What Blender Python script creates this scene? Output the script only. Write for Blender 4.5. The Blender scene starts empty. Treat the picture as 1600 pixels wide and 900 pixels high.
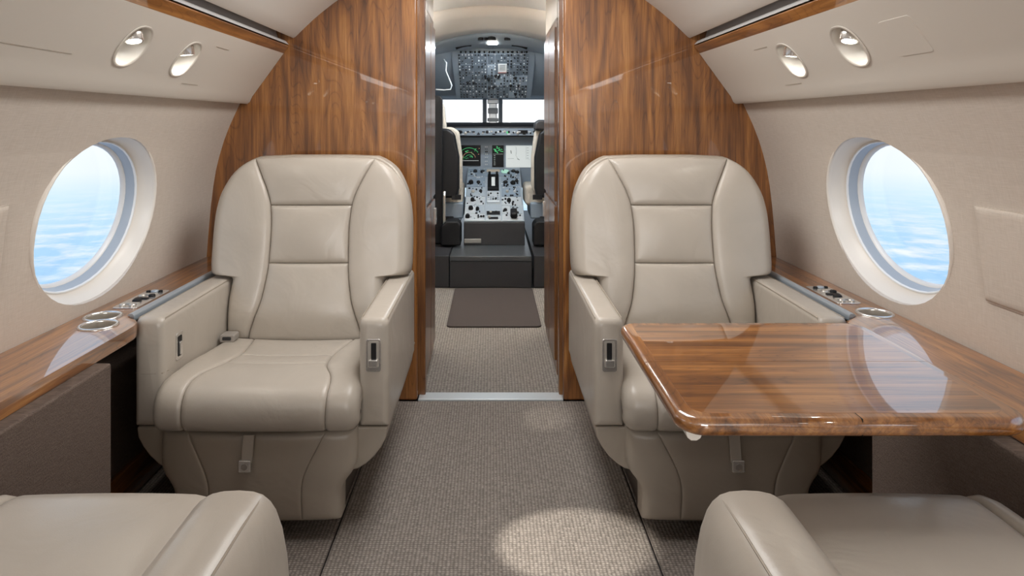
import bpy, bmesh, math, random
from mathutils import Vector, Matrix
random.seed(7)
R = math.radians
S = bpy.context.scene
COL = S.collection
H = 1.107                       # eye height; the cabin runs along +Y, metres throughout

# ---------------------------------------------------------------- camera
cam = bpy.data.cameras.new('camera'); co = bpy.data.objects.new('camera', cam); COL.objects.link(co)
co.location = (0, 0, H); co.rotation_euler = (R(90), 0, 0)
cam.sensor_width = 36; cam.lens = 1055 / 1600 * 36
cam.shift_x = 32 / 1600; cam.shift_y = -258 / 1600
cam.clip_start = .02
S.camera = co

# ---------------------------------------------------------------- world: high-altitude haze over a clouded sea
W = bpy.data.worlds.new('world'); S.world = W; W.use_nodes = True
nt = W.node_tree; nt.nodes.clear()
def N(t, typ, **kw):
    n = t.nodes.new(typ)
    for k, v in kw.items(): setattr(n, k, v)
    return n
def L(t, a, b): t.links.new(a, b)
def ramp(t, stops, interp='LINEAR'):
    r = N(t, 'ShaderNodeValToRGB'); cr = r.color_ramp; cr.interpolation = interp
    while len(cr.elements) < len(stops): cr.elements.new(.5)
    for e, (p, c) in zip(cr.elements, stops):
        e.position = p; e.color = (*c, 1) if len(c) == 3 else c
    return r
def mth(t, op, a, b=None, clamp=False):
    m = N(t, 'ShaderNodeMath', operation=op); m.use_clamp = clamp
    for i, v in enumerate((a, b)):
        if v is None: continue
        if isinstance(v, (int, float)): m.inputs[i].default_value = v
        else: L(t, v, m.inputs[i])
    return m.outputs[0]
tc = N(nt, 'ShaderNodeTexCoord'); sp = N(nt, 'ShaderNodeSeparateXYZ'); L(nt, tc.outputs['Generated'], sp.inputs[0])
z = sp.outputs[2]
base = ramp(nt, [(0, (.25, .47, .82)), (.36, (.33, .57, .89)), (.425, (.45, .71, .96)), (.452, (.62, .83, .98)), (.468, (.86, .94, 1)), (.50, (.95, .98, 1)),
                 (.56, (.90, .96, 1)), (.75, (.55, .75, 1)), (1, (.35, .58, .95))])
L(nt, mth(nt, 'MULTIPLY_ADD', z, .5), base.inputs[0]); base.inputs[0].links[0].from_node.inputs[2].default_value = .5
den = mth(nt, 'MAXIMUM', mth(nt, 'MULTIPLY', z, -1), .02)
cx = N(nt, 'ShaderNodeCombineXYZ'); L(nt, mth(nt, 'DIVIDE', sp.outputs[0], den), cx.inputs[0]); L(nt, mth(nt, 'DIVIDE', sp.outputs[1], den), cx.inputs[1])
cn = N(nt, 'ShaderNodeTexNoise'); L(nt, cx.outputs[0], cn.inputs['Vector']); cn.inputs['Scale'].default_value = 2.4; cn.inputs['Detail'].default_value = 7; cn.inputs['Roughness'].default_value = .62
cr_ = ramp(nt, [(.44, (0, 0, 0)), (.64, (.85, .85, .85))]); L(nt, cn.outputs[0], cr_.inputs[0])
below = mth(nt, 'MULTIPLY', mth(nt, 'SUBTRACT', mth(nt, 'MULTIPLY', z, -1), .07, True), 12, True)
cf = mth(nt, 'MULTIPLY', cr_.outputs[0], below)
mx = N(nt, 'ShaderNodeMixRGB'); L(nt, cf, mx.inputs[0]); L(nt, base.outputs[0], mx.inputs[1]); mx.inputs[2].default_value = (.93, .96, 1, 1)
bg = N(nt, 'ShaderNodeBackground'); L(nt, mx.outputs[0], bg.inputs[0]); bg.inputs[1].default_value = .60
wo = N(nt, 'ShaderNodeOutputWorld'); L(nt, bg.outputs[0], wo.inputs[0])

# ---------------------------------------------------------------- exposure and lamps
S.view_settings.view_transform = 'Standard'; S.view_settings.look = 'None'
S.view_settings.exposure = 0.92; S.view_settings.gamma = 1
S.cycles.max_bounces = 10; S.cycles.diffuse_bounces = 6; S.cycles.glossy_bounces = 5; S.cycles.transmission_bounces = 8
S.cycles.sample_clamp_indirect = 6; S.cycles.caustics_reflective = False; S.cycles.caustics_refractive = False
def area(name, loc, size, energy, col=(1, .96, .9), rot=(0, 0, 0), spec=1):
    l = bpy.data.lights.new(name, 'AREA'); l.shape = 'RECTANGLE'; l.size, l.size_y = size; l.energy = energy; l.color = col; l.specular_factor = spec
    o = bpy.data.objects.new(name, l); COL.objects.link(o); o.location = loc; o.rotation_euler = rot; return o
area('overhead_fill', (0, 1.95, 1.77), (.50, 1.2), 10, (1, .985, .965), (0, 0, 0))  # added fill lighting the seats from above; no such fixture on the ceiling
area('aft_fill', (0, -2.3, 1.2), (1.3, .8), 22, (1, .98, .955), (R(86), 0, 0))  # added fill behind the camera, facing forward; not a ceiling fixture
area('vestibule_fill_left', (-.62, 3.95, 1.55), (.05, .9), 8, (1, .97, .93), (0, R(155), 0))  # added fill, out of view, to brighten the vestibule ceiling; no real cove
area('vestibule_fill_right', (.62, 3.95, 1.55), (.05, .9), 8, (1, .97, .93), (0, R(-155), 0))  # matching added fill on the right, also unseen
area('vestibule_light', (0, 3.5, 1.70), (.3, .5), 1.4, (1, .97, .93))
area('cockpit_dome_light', (0, 4.80, 1.64), (.3, .12), 5.5, (.86, .93, 1))
def spot(name, loc, tgt, energy, ang, blend=.25, r=.02, col=(1, .94, .84)):
    l = bpy.data.lights.new(name, 'SPOT'); l.energy = energy; l.spot_size = R(ang); l.spot_blend = blend; l.shadow_soft_size = r; l.color = col
    o = bpy.data.objects.new(name, l); COL.objects.link(o); o.location = loc
    o.rotation_euler = (Vector(tgt) - Vector(loc)).to_track_quat('-Z', 'Y').to_euler(); return o
spot('added_aisle_spot', (-.86, 1.66, 1.26), (.205, 1.775, 0), 85, 11.5, .25)  # spot added to imitate the sunlit patch on the aisle carpet
spot('added_doorway_spot', (-.2, 1.6, 1.68), (.2, 2.53, 0), 22, 6, .5)  # unseen spot added for the small bright patches near the sill

# ---------------------------------------------------------------- helpers
def interp(pts, x):
    """smooth monotone-ish cubic through (x, y) points sorted by x"""
    n = len(pts)
    if x <= pts[0][0]: return pts[0][1]
    if x >= pts[-1][0]: return pts[-1][1]
    d = [(pts[i+1][1] - pts[i][1]) / (pts[i+1][0] - pts[i][0]) for i in range(n-1)]
    m = [d[0]] + [0 if d[i-1]*d[i] <= 0 else 2*d[i-1]*d[i]/(d[i-1]+d[i]) for i in range(1, n-1)] + [d[-1]]
    for i in range(n-1):
        x0, y0 = pts[i]; x1, y1 = pts[i+1]
        if x <= x1:
            h = x1-x0; t = (x-x0)/h
            return (2*t**3-3*t*t+1)*y0 + (t**3-2*t*t+t)*h*m[i] + (-2*t**3+3*t*t)*y1 + (t**3-t*t)*h*m[i+1]
def lerp(a, b, t): return a + (b-a)*t
def wloc(o):
    v = Vector((0, 0, 0))
    while o: v += o.location; o = o.parent
    return v
def empty(name, loc, label=None, cat=None, group=None, kind=None):
    o = bpy.data.objects.new(name, None); COL.objects.link(o); o.location = loc; o.empty_display_size = .05
    tag(o, label, cat, group, kind); return o
def tag(o, label=None, cat=None, group=None, kind=None):
    if label: o['label'] = label
    if cat: o['category'] = cat
    if group: o['group'] = group
    if kind: o['kind'] = kind
    return o
class MB:
    """collects shapes given in world metres; .obj() links them as one mesh object"""
    def __init__(s): s.b = bmesh.new()
    def face(s, vs): 
        try: s.b.faces.new(vs)
        except ValueError: pass
    def box(s, x0, x1, y0, y1, z0, z1, M=None):
        v = [s.b.verts.new((M @ Vector(p)) if M else p) for p in
             [(x0,y0,z0),(x1,y0,z0),(x1,y1,z0),(x0,y1,z0),(x0,y0,z1),(x1,y0,z1),(x1,y1,z1),(x0,y1,z1)]]
        for f in ((0,3,2,1),(4,5,6,7),(0,1,5,4),(1,2,6,5),(2,3,7,6),(3,0,4,7)): s.face([v[i] for i in f])
        return s
    def prism(s, pts, fn, t0, t1):
        """polygon pts extruded between t0 and t1; fn(p, q, t) -> xyz"""
        a = [s.b.verts.new(fn(p, q, t0)) for p, q in pts]; c = [s.b.verts.new(fn(p, q, t1)) for p, q in pts]
        n = len(pts); s.face(a[::-1]); s.face(c)
        for i in range(n): s.face([a[i], a[(i+1) % n], c[(i+1) % n], c[i]])
        return s
    def loft(s, rings, close=True, cap0=False, cap1=False):
        rr = [[s.b.verts.new(p) for p in r] for r in rings]; n = len(rr[0])
        for k in range(len(rr)-1):
            for i in range(n if close else n-1): s.face([rr[k][i], rr[k][(i+1) % n], rr[k+1][(i+1) % n], rr[k+1][i]])
        if cap0: s.face(rr[0][::-1])
        if cap1: s.face(rr[-1])
        return s
    def lathe(s, prof, M=Matrix(), n=24, cap0=True, cap1=True):
        return s.loft([[M @ Vector((r*math.cos(2*math.pi*i/n), r*math.sin(2*math.pi*i/n), h)) for i in range(n)] for r, h in prof], True, cap0, cap1)
    def tube(s, pts, r, n=6, caps=True):
        pts = [Vector(p) for p in pts]; rings = []; up = None
        for i, p in enumerate(pts):
            t = (pts[min(i+1, len(pts)-1)] - pts[max(i-1, 0)]).normalized()
            if up is None: up = t.orthogonal().normalized()
            up = (up - t*up.dot(t)).normalized(); w = t.cross(up)
            rings.append([p + (up*math.cos(2*math.pi*k/n) + w*math.sin(2*math.pi*k/n))*r for k in range(n)])
        return s.loft(rings, True, caps, caps)
    def obj(s, name, mat, parent=None, smooth=True, bevel=0, seg=3, ang=35, label=None, kind=None):
        b = s.b; bmesh.ops.remove_doubles(b, verts=b.verts, dist=1e-6); bmesh.ops.recalc_face_normals(b, faces=b.faces)
        off = wloc(parent)
        for v in b.verts: v.co -= off
        me = bpy.data.meshes.new(name); b.to_mesh(me); b.free()
        me.materials.append(mat)
        if smooth: me.shade_smooth(); me.set_sharp_from_angle(angle=R(ang))
        o = bpy.data.objects.new(name, me); COL.objects.link(o); o.parent = parent
        if bevel:
            m = o.modifiers.new('bevel', 'BEVEL'); m.width = bevel; m.segments = seg; m.limit_method = 'ANGLE'; m.angle_limit = R(30); m.harden_normals = False
            me.shade_smooth(); me.set_sharp_from_angle(angle=R(180))
            m.harden_normals = True
        if label: o['label'] = label
        if kind: o['kind'] = kind
        return o
def cut(o, cutters):
    """bake boolean holes into o's mesh; the cutters are thrown away"""
    tmp = []
    for mb in cutters:
        c = mb.obj('cutter', o.data.materials[0], None, smooth=False)
        c.location = -wloc(o) + o.location * 0; tmp.append(c)
        m = o.modifiers.new('cut', 'BOOLEAN'); m.operation = 'DIFFERENCE'; m.object = c; m.solver = 'EXACT'
    par = o.parent
    o.parent = None
    bpy.context.view_layer.update()
    dg = bpy.context.evaluated_depsgraph_get(); me = bpy.data.meshes.new_from_object(o.evaluated_get(dg))
    o.modifiers.clear(); old = o.data; o.data = me; me.name = old.name
    o.parent = par
    for c in tmp: bpy.data.objects.remove(c)
    me.shade_smooth(); me.set_sharp_from_angle(angle=R(35))
def q(d, r):
    t = max(0, min(1, d/r)); return math.sqrt(max(0, 1-(1-t)**2))
def patch(Sf, aL, aR, t0, t1, nu, nv, edges, thick, mb=None, puff=0, flat=False):
    """upholstered panel on the surface Sf(a, t) -> (point, normal), bounded by aL(t), aR(t), t0, t1.
    edges = ((r, depth) left, right, t0, t1): how far each border is pulled in. Closed at the back."""
    mb = mb or MB(); b = mb.b
    us = [.5-.5*math.cos(math.pi*i/nu) for i in range(nu+1)]; vs = t0 if isinstance(t0, list) else [lerp(t0, t1, .5-.5*math.cos(math.pi*j/nv)) for j in range(nv+1)]
    P = [[Sf(lerp(aL(t), aR(t), u), t) for u in us] for t in vs]
    nv = len(vs)-1
    # lengths for edge distances
    F, K = [], []
    colen = [[0]*(nu+1) for _ in vs]
    for j in range(1, nv+1):
        for i in range(nu+1): colen[j][i] = colen[j-1][i] + (P[j][i][0]-P[j-1][i][0]).length
    for j in range(nv+1):
        row, rowk = [], []
        ln = [0]
        for i in range(1, nu+1): ln.append(ln[-1] + (P[j][i][0]-P[j][i-1][0]).length)
        tot = max(ln[-1], 1e-6)
        for i in range(nu+1):
            p, n = P[j][i]
            ds = (ln[i], tot-ln[i], colen[j][i], colen[nv][i]-colen[j][i])
            off = 0
            for d, (r, dep) in zip(ds, [e(vs[j]) if callable(e) else e for e in edges]): off = max(off, dep*(1-q(d, r))) if dep else off
            if flat: pf = puff*q(ln[i], .07)*q(tot-ln[i], .045)*q(colen[j][i], .05)*q(colen[nv][i]-colen[j][i], .08)
            else: pf = puff*max(0, math.sin(math.pi*ln[i]/tot))**.7*max(0, math.sin(math.pi*colen[j][i]/max(colen[nv][i], 1e-6)))**.7 if puff else 0
            row.append(b.verts.new(p + n*(pf-off))); rowk.append(b.verts.new(p - n*thick))
        F.append(row); K.append(rowk)
    for j in range(nv):
        for i in range(nu):
            mb.face([F[j][i], F[j][i+1], F[j+1][i+1], F[j+1][i]]); mb.face([K[j][i], K[j+1][i], K[j+1][i+1], K[j][i+1]])
    for i in range(nu):
        mb.face([F[0][i], K[0][i], K[0][i+1], F[0][i+1]]); mb.face([F[nv][i], F[nv][i+1], K[nv][i+1], K[nv][i]])
    for j in range(nv):
        mb.face([F[j][0], F[j+1][0], K[j+1][0], K[j][0]]); mb.face([F[j][nu], K[j][nu], K[j+1][nu], F[j+1][nu]])
    return mb
def rrect(x0, x1, y0, y1, r, n=5, rs=None):
    rs = rs or (r, r, r, r); out = []
    for (cx_, cy_, a0, rr) in ((x0, y0, 180, rs[0]), (x1, y0, 270, rs[1]), (x1, y1, 0, rs[2]), (x0, y1, 90, rs[3])):
        sx = 1 if cx_ == x0 else -1; sy = 1 if cy_ == y0 else -1
        if rr <= 0: out.append((cx_, cy_)); continue
        for k in range(n+1):
            a = R(a0 + 90*k/n); out.append((cx_+sx*rr + rr*math.cos(a), cy_+sy*rr + rr*math.sin(a)))
    return out

# ---------------------------------------------------------------- materials
MATS = {}
def mat(name, col, rough=.5, metal=0, coat=0, spec=.5, bump=None, emit=None, trans=0, coat_r=.03, alpha=1, sheen=0):
    m = bpy.data.materials.new(name); m.use_nodes = True; t = m.node_tree; p = t.nodes['Principled BSDF']
    p.inputs['Base Color'].default_value = (*col, 1); p.inputs['Roughness'].default_value = rough; p.inputs['Metallic'].default_value = metal
    p.inputs['Coat Weight'].default_value = coat; p.inputs['Coat Roughness'].default_value = coat_r; p.inputs['Specular IOR Level'].default_value = spec
    if sheen: p.inputs['Sheen Weight'].default_value = sheen
    if trans: p.inputs['Transmission Weight'].default_value = trans
    if emit: p.inputs['Emission Color'].default_value = (*emit[0], 1); p.inputs['Emission Strength'].default_value = emit[1]
    tc = N(t, 'ShaderNodeTexCoord')
    # every surface gets a little procedural variation
    nz = N(t, 'ShaderNodeTexNoise'); L(t, tc.outputs['Object'], nz.inputs['Vector'])
    nz.inputs['Scale'].default_value = bump[0] if bump else 6; nz.inputs['Detail'].default_value = 4
    if bump:
        bp = N(t, 'ShaderNodeBump'); bp.inputs['Strength'].default_value = bump[1]; bp.inputs['Distance'].default_value = bump[2]
        L(t, nz.outputs[0], bp.inputs['Height']); L(t, bp.outputs[0], p.inputs['Normal'])
    else:
        mr = N(t, 'ShaderNodeMapRange'); L(t, nz.outputs[0], mr.inputs[0]); mr.inputs[3].default_value = max(0, rough-.03); mr.inputs[4].default_value = rough+.03
        L(t, mr.outputs[0], p.inputs['Roughness'])
    MATS[name] = m; return m
def leather(name, col, rough=.36):
    m = mat(name, col, rough); t = m.node_tree; p = t.nodes['Principled BSDF']
    tc = N(t, 'ShaderNodeTexCoord')
    v = N(t, 'ShaderNodeTexVoronoi'); v.inputs['Scale'].default_value = 420; L(t, tc.outputs['Object'], v.inputs['Vector'])
    n1 = N(t, 'ShaderNodeTexNoise'); n1.inputs['Scale'].default_value = 7; n1.inputs['Detail'].default_value = 3; n1.inputs['Distortion'].default_value = .8; L(t, tc.outputs['Object'], n1.inputs['Vector'])
    # soft radiating creases: a ridged, stretched noise
    mp = N(t, 'ShaderNodeMapping'); mp.inputs['Scale'].default_value = (1.6, 1, .55); L(t, tc.outputs['Object'], mp.inputs[0])
    n2 = N(t, 'ShaderNodeTexNoise'); n2.noise_type = 'RIDGED_MULTIFRACTAL' if hasattr(n2, 'noise_type') else n2.noise_type
    n2.inputs['Scale'].default_value = 6.5; n2.inputs['Detail'].default_value = 2; n2.inputs['Distortion'].default_value = .5; L(t, mp.outputs[0], n2.inputs['Vector'])
    b1 = N(t, 'ShaderNodeBump'); b1.inputs['Strength'].default_value = .12; b1.inputs['Distance'].default_value = .0006; L(t, v.outputs['Distance'], b1.inputs['Height'])
    b2 = N(t, 'ShaderNodeBump'); b2.inputs['Strength'].default_value = .35; b2.inputs['Distance'].default_value = .012; L(t, n1.outputs[0], b2.inputs['Height']); L(t, b1.outputs[0], b2.inputs['Normal'])
    b3 = N(t, 'ShaderNodeBump'); b3.inputs['Strength'].default_value = .4; b3.inputs['Distance'].default_value = .003; L(t, n2.outputs[0], b3.inputs['Height']); L(t, b2.outputs[0], b3.inputs['Normal'])
    L(t, b3.outputs[0], p.inputs['Normal'])
    hs = ramp(t, [(.3, tuple(c*.96 for c in col)), (.7, tuple(c*1.03 for c in col))]); L(t, n1.outputs[0], hs.inputs[0]); L(t, hs.outputs[0], p.inputs['Base Color'])
    return m
def wood(name, axis, seed=0, ring=9, cross=3.2, coat=1.0, dark=1.0, ior=1.55, fine=1.0, veins=30):
    m = mat(name, (.3, .14, .06), .35, coat=coat, coat_r=.02 if dark > .6 else .09); t = m.node_tree; p = t.nodes['Principled BSDF']; p.inputs['Coat IOR'].default_value = ior
    tc = N(t, 'ShaderNodeTexCoord')
    def mapped(acr, alo):
        mp = N(t, 'ShaderNodeMapping'); sc = [acr]*3; sc[axis] = alo; mp.inputs['Scale'].default_value = sc; mp.inputs['Location'].default_value = (seed*3.1, seed*1.7, seed*2.3)
        L(t, tc.outputs['Object'], mp.inputs[0]); return mp.outputs[0]
    a = N(t, 'ShaderNodeTexNoise'); a.inputs['Scale'].default_value = 1; a.inputs['Detail'].default_value = 2.5; a.inputs['Roughness'].default_value = .45; a.inputs['Distortion'].default_value = .25
    L(t, mapped(cross, cross*.13), a.inputs['Vector'])
    rings = mth(t, 'MULTIPLY_ADD', mth(t, 'SINE', mth(t, 'MULTIPLY', a.outputs[0], ring*6.283)), .5); rings.node.inputs[2].default_value = .5
    def streak(acr, alo, det, gain, rough=.6, off=.5):
        f = N(t, 'ShaderNodeTexNoise'); f.inputs['Scale'].default_value = 1; f.inputs['Detail'].default_value = det; f.inputs['Roughness'].default_value = rough; f.inputs['Distortion'].default_value = .3
        L(t, mapped(acr, alo), f.inputs['Vector']); o = mth(t, 'MULTIPLY_ADD', mth(t, 'SUBTRACT', f.outputs[0], .5), gain); o.node.inputs[2].default_value = off; return o
    f = streak(210, 8, 4, 1.9, .7); g = streak(60*fine, 2.6, 4, 2.0); h = streak(14*fine, .9, 3, 1.4)
    b_ = N(t, 'ShaderNodeTexNoise'); b_.inputs['Scale'].default_value = 1; b_.inputs['Detail'].default_value = 1.5; b_.inputs['Roughness'].default_value = .4; b_.inputs['Distortion'].default_value = .35
    L(t, mapped(cross*1.7, cross*.19), b_.inputs['Vector'])
    vein = mth(t, 'POWER', mth(t, 'SUBTRACT', 1.0, mth(t, 'ABSOLUTE', mth(t, 'SINE', mth(t, 'MULTIPLY', b_.outputs[0], 3.1416*veins)))), 5)
    k = mth(t, 'ADD', mth(t, 'ADD', mth(t, 'MULTIPLY', mth(t, 'POWER', rings, .7), .20), mth(t, 'MULTIPLY', h, .24)), mth(t, 'ADD', mth(t, 'MULTIPLY', f, .20), mth(t, 'MULTIPLY', g, .34)))
    k = mth(t, 'SUBTRACT', mth(t, 'ADD', k, .03), mth(t, 'MULTIPLY', vein, .12))
    c = ramp(t, [(.16, tuple(dark*x for x in (.045, .015, .005))), (.38, tuple(dark*x for x in (.150, .053, .013))), (.58, tuple(dark*x for x in (.30, .115, .026))), (.84, tuple(dark*x for x in (.54, .245, .066)))])
    L(t, k, c.inputs[0]); L(t, c.outputs[0], p.inputs['Base Color'])
    return m
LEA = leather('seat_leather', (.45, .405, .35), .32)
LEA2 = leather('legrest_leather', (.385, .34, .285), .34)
SEAM = mat('seam_thread', (.36, .31, .25), .6)
WV = wood('walnut_vertical', 2, 1, 7, 5.5, dark=.88, ior=1.45)
WX = wood('walnut_crosswise', 0, 2, 6, 8, ior=2.4, fine=1.7)
WY = wood('walnut_lengthwise', 1, 3, 7, 7, ior=2.2, fine=1.5)
WC = wood('walnut_cabinet', 2, 5, 5, 5, dark=.58, coat=.45)
CREAM = mat('cream_panel', (.68, .635, .57), .42, bump=(180, .02, .001))
CEIL = mat('cream_ceiling', (.76, .73, .68), .5, bump=(120, .02, .001))
TRIM = mat('window_trim', (.80, .76, .70), .35)
GREYRING = mat('window_gasket', (.42, .47, .53), .35)
WHITERING = mat('window_inner_ring', (.85, .86, .86), .3)
CHROME = mat('brushed_chrome', (.75, .73, .70), .2, .8)
STEEL = mat('blue_grey_steel', (.40, .45, .50), .35, .35)
NICKEL = mat('nickel', (.58, .55, .50), .32, .6)
BLACK = mat('black_plastic', (.007, .007, .008), .5, spec=.3)
DARK = mat('charcoal_vinyl', (.022, .022, .024), .5)
BRONZE = mat('seat_base_metal', (.14, .12, .105), .4, .4)
CUPIN = mat('cup_lining', (.62, .56, .48), .3, .5)
LENS = mat('lamp_lens', (1, 1, 1), .3, emit=((1, .95, .86), 9))
BOWL = mat('lamp_bowl', (.80, .77, .71), .35)
PANEL = mat('cockpit_blue_grey', (.25, .31, .37), .45)
PANEL2 = mat('cockpit_panel_face', (.11, .14, .17), .5)
CONS = mat('console_grey', (.36, .41, .45), .35)
SILVER = mat('console_silver', (.62, .66, .68), .3, .3)
FLEECE = mat('sheepskin', (.60, .54, .45), .95, bump=(160, .6, .01))
RUBBER = mat('mat_brown', (.055, .042, .037), .9, bump=(300, .3, .002))
GREEN = mat('screen_green', (.02, .1, .03), .4, emit=((.12, .85, .30), .42))
WHT = mat('screen_white', (.1, .1, .1), .3, emit=((.82, .88, .86), .36))
SBLK = mat('screen_black', (.003, .004, .005), .3, spec=.15)
SGRY = mat('screen_ink', (.02, .025, .025), .5, spec=.2)
MAG = mat('screen_orange', (.1, .05, .03), .4, emit=((.9, .5, .3), .3))
GLABEL = mat('switch_marking', (.45, .48, .5), .5)
REDM = mat('red_marking', (.35, .06, .03), .5)
def weave(name, col, sc, strength, dist, col2=None, rough=.9):
    m = mat(name, col, rough); t = m.node_tree; p = t.nodes['Principled BSDF']; tc = N(t, 'ShaderNodeTexCoord')
    sp = N(t, 'ShaderNodeSeparateXYZ')
    nz = N(t, 'ShaderNodeTexNoise'); nz.inputs['Scale'].default_value = sc*.35; nz.inputs['Detail'].default_value = 3; L(t, tc.outputs['Object'], nz.inputs['Vector'])
    mxv = N(t, 'ShaderNodeMixRGB', blend_type='ADD'); mxv.inputs[0].default_value = .6/sc; L(t, tc.outputs['Object'], mxv.inputs[1]); L(t, nz.outputs['Color'], mxv.inputs[2])
    L(t, mxv.outputs[0], sp.inputs[0])
    return m, t, p, sp, nz
# linen wall: thin crossing threads
m, t, p, spx, nz = weave('linen_wall', (.55, .48, .41), 260, .3, .001)
LINEN = m
tcl = N(t, 'ShaderNodeTexCoord')
def strn(v, s):
    mp = N(t, 'ShaderNodeMapping'); mp.inputs['Scale'].default_value = s; L(t, tcl.outputs['Object'], mp.inputs[0])
    n_ = N(t, 'ShaderNodeTexNoise'); n_.inputs['Scale'].default_value = 1; n_.inputs['Detail'].default_value = 2; L(t, mp.outputs[0], n_.inputs['Vector']); return n_.outputs[0]
hh = mth(t, 'ADD', strn(0, (30, 30, 900)), strn(0, (30, 900, 30)))
bp = N(t, 'ShaderNodeBump'); bp.inputs['Strength'].default_value = .25; bp.inputs['Distance'].default_value = .001; L(t, hh, bp.inputs['Height']); L(t, bp.outputs[0], p.inputs['Normal'])
rc = ramp(t, [(.35, (.56, .495, .43)), (.65, (.66, .595, .53))]); L(t, mth(t, 'MULTIPLY', hh, .5), rc.inputs[0]); L(t, rc.outputs[0], p.inputs['Base Color'])
# brown dado fabric
m, t, p, spx, nz = weave('dado_fabric', (.14, .10, .08), 200, .3, .001)
DADO = m; tcl = N(t, 'ShaderNodeTexCoord')
hh = mth(t, 'ADD', strn(0, (40, 300, 300)), strn(0, (40, 40, 700)))
bp = N(t, 'ShaderNodeBump'); bp.inputs['Strength'].default_value = .5; bp.inputs['Distance'].default_value = .002; L(t, hh, bp.inputs['Height']); L(t, bp.outputs[0], p.inputs['Normal'])
rc = ramp(t, [(.35, (.085, .058, .046)), (.65, (.16, .118, .095))]); L(t, mth(t, 'MULTIPLY', hh, .5), rc.inputs[0]); L(t, rc.outputs[0], p.inputs['Base Color'])
# loop carpet: rows of little tufts
def carpet(name, c0, c1, px_, py_, cross=1.0, k=.5):
    m, t, p, spx, nz = weave(name, c0, 60, .5, .004)
    tc2 = N(t, 'ShaderNodeTexCoord'); mp = N(t, 'ShaderNodeMapping'); mp.inputs['Scale'].default_value = (1/px_, 1/py_, 1); L(t, tc2.outputs['Object'], mp.inputs[0])
    vo = N(t, 'ShaderNodeTexVoronoi'); vo.voronoi_dimensions = '2D'; vo.inputs['Scale'].default_value = 1; vo.inputs['Randomness'].default_value = cross; L(t, mp.outputs[0], vo.inputs['Vector'])
    n2 = N(t, 'ShaderNodeTexNoise'); n2.inputs['Scale'].default_value = 300; n2.inputs['Detail'].default_value = 2; L(t, tc2.outputs['Object'], n2.inputs['Vector'])
    sv = N(t, 'ShaderNodeSeparateColor'); L(t, vo.outputs['Color'], sv.inputs[0])
    h = mth(t, 'ADD', mth(t, 'SUBTRACT', 1.0, mth(t, 'MULTIPLY', vo.outputs['Distance'], 1.15)), mth(t, 'ADD', mth(t, 'MULTIPLY', n2.outputs[0], .45), mth(t, 'MULTIPLY', sv.outputs[0], .22)))
    h = mth(t, 'SUBTRACT', h, .35)
    bp = N(t, 'ShaderNodeBump'); bp.inputs['Strength'].default_value = k; bp.inputs['Distance'].default_value = .006; L(t, h, bp.inputs['Height']); L(t, bp.outputs[0], p.inputs['Normal'])
    rc = ramp(t, [(.15, tuple(x*.50 for x in c0)), (.62, c0), (1.0, c1)]); L(t, h, rc.inputs[0]); L(t, rc.outputs[0], p.inputs['Base Color'])
    return m
CARPET = carpet('loop_carpet', (.235, .205, .18), (.40, .36, .32), .0100, .0080, .22, .55)
CARPET_S = carpet('side_carpet', (.21, .18, .158), (.37, .33, .29), .0100, .0080, .22, .55)
CARPET_V = carpet('ribbed_carpet', (.24, .215, .19), (.38, .345, .31), .013, .010, .25, .35)
def glass(name, tint=(1, 1, 1), refl=.10):
    m = bpy.data.materials.new(name); m.use_nodes = True; t = m.node_tree; t.nodes.clear()
    tr = N(t, 'ShaderNodeBsdfTransparent'); tr.inputs[0].default_value = (*tint, 1); gl = N(t, 'ShaderNodeBsdfGlossy'); gl.inputs['Roughness'].default_value = .02
    lw = N(t, 'ShaderNodeLayerWeight'); mxx = N(t, 'ShaderNodeMixShader'); o = N(t, 'ShaderNodeOutputMaterial')
    fc = mth(t, 'MULTIPLY_ADD', mth(t, 'POWER', lw.outputs['Facing'], 5), .5); fc.node.inputs[2].default_value = .02
    L(t, fc, mxx.inputs[0]); L(t, tr.outputs[0], mxx.inputs[1]); L(t, gl.outputs[0], mxx.inputs[2]); L(t, mxx.outputs[0], o.inputs[0]); return m
GLASS = glass('window_glass', (.985, .99, 1))

# ================================================================ SETTING
YA, YB = -2.6, 2.69             # aft end and forward bulkhead
WPROF = [(1.16, .40), (1.145, .50), (1.135, .575), (1.125, .70), (1.105, .88), (1.066, 1.036), (1.0, 1.189), (.95, 1.30), (.90, 1.41), (.86, 1.50), (.80, 1.60)]
WINY = [1.92, .95, -.02, -.99, -1.96]
WZ, WXC, TILT = .837, 1.108, math.atan2(.078, .47)
def strip(inn, out, fn, t0, t1):
    mb = MB(); V = [[[mb.b.verts.new(fn(p, q_, t)) for p, q_ in side] for side in (inn, out)] for t in (t0, t1)]
    n = len(inn)
    for i in range(n-1):
        for e in (0, 1): mb.face([V[e][0][i], V[e][0][i+1], V[e][1][i+1], V[e][1][i]])
        for s_ in (0, 1): mb.face([V[0][s_][i], V[0][s_][i+1], V[1][s_][i+1], V[1][s_][i]])
    for i in (0, n-1): mb.face([V[0][0][i], V[0][1][i], V[1][1][i], V[1][0][i]])
    return mb
def shell(prof, fn, t0, t1, th, nseg=1):
    """strip following prof, thickened outwards by th"""
    out = []
    n = len(prof)
    for i, (a, b) in enumerate(prof):
        p0, p1 = prof[max(i-1, 0)], prof[min(i+1, n-1)]
        tx, tz = p1[0]-p0[0], p1[1]-p0[1]; l = math.hypot(tx, tz)
        out.append((a + tz/l*th, b - tx/l*th))
    return strip(prof, out, fn, t0, t1)
def smooth_prof(pts, n):
    xs = [i/(len(pts)-1) for i in range(len(pts))]
    return [(interp(list(zip(xs, [p[0] for p in pts])), k/n), interp(list(zip(xs, [p[1] for p in pts])), k/n)) for k in range(n+1)]
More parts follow.
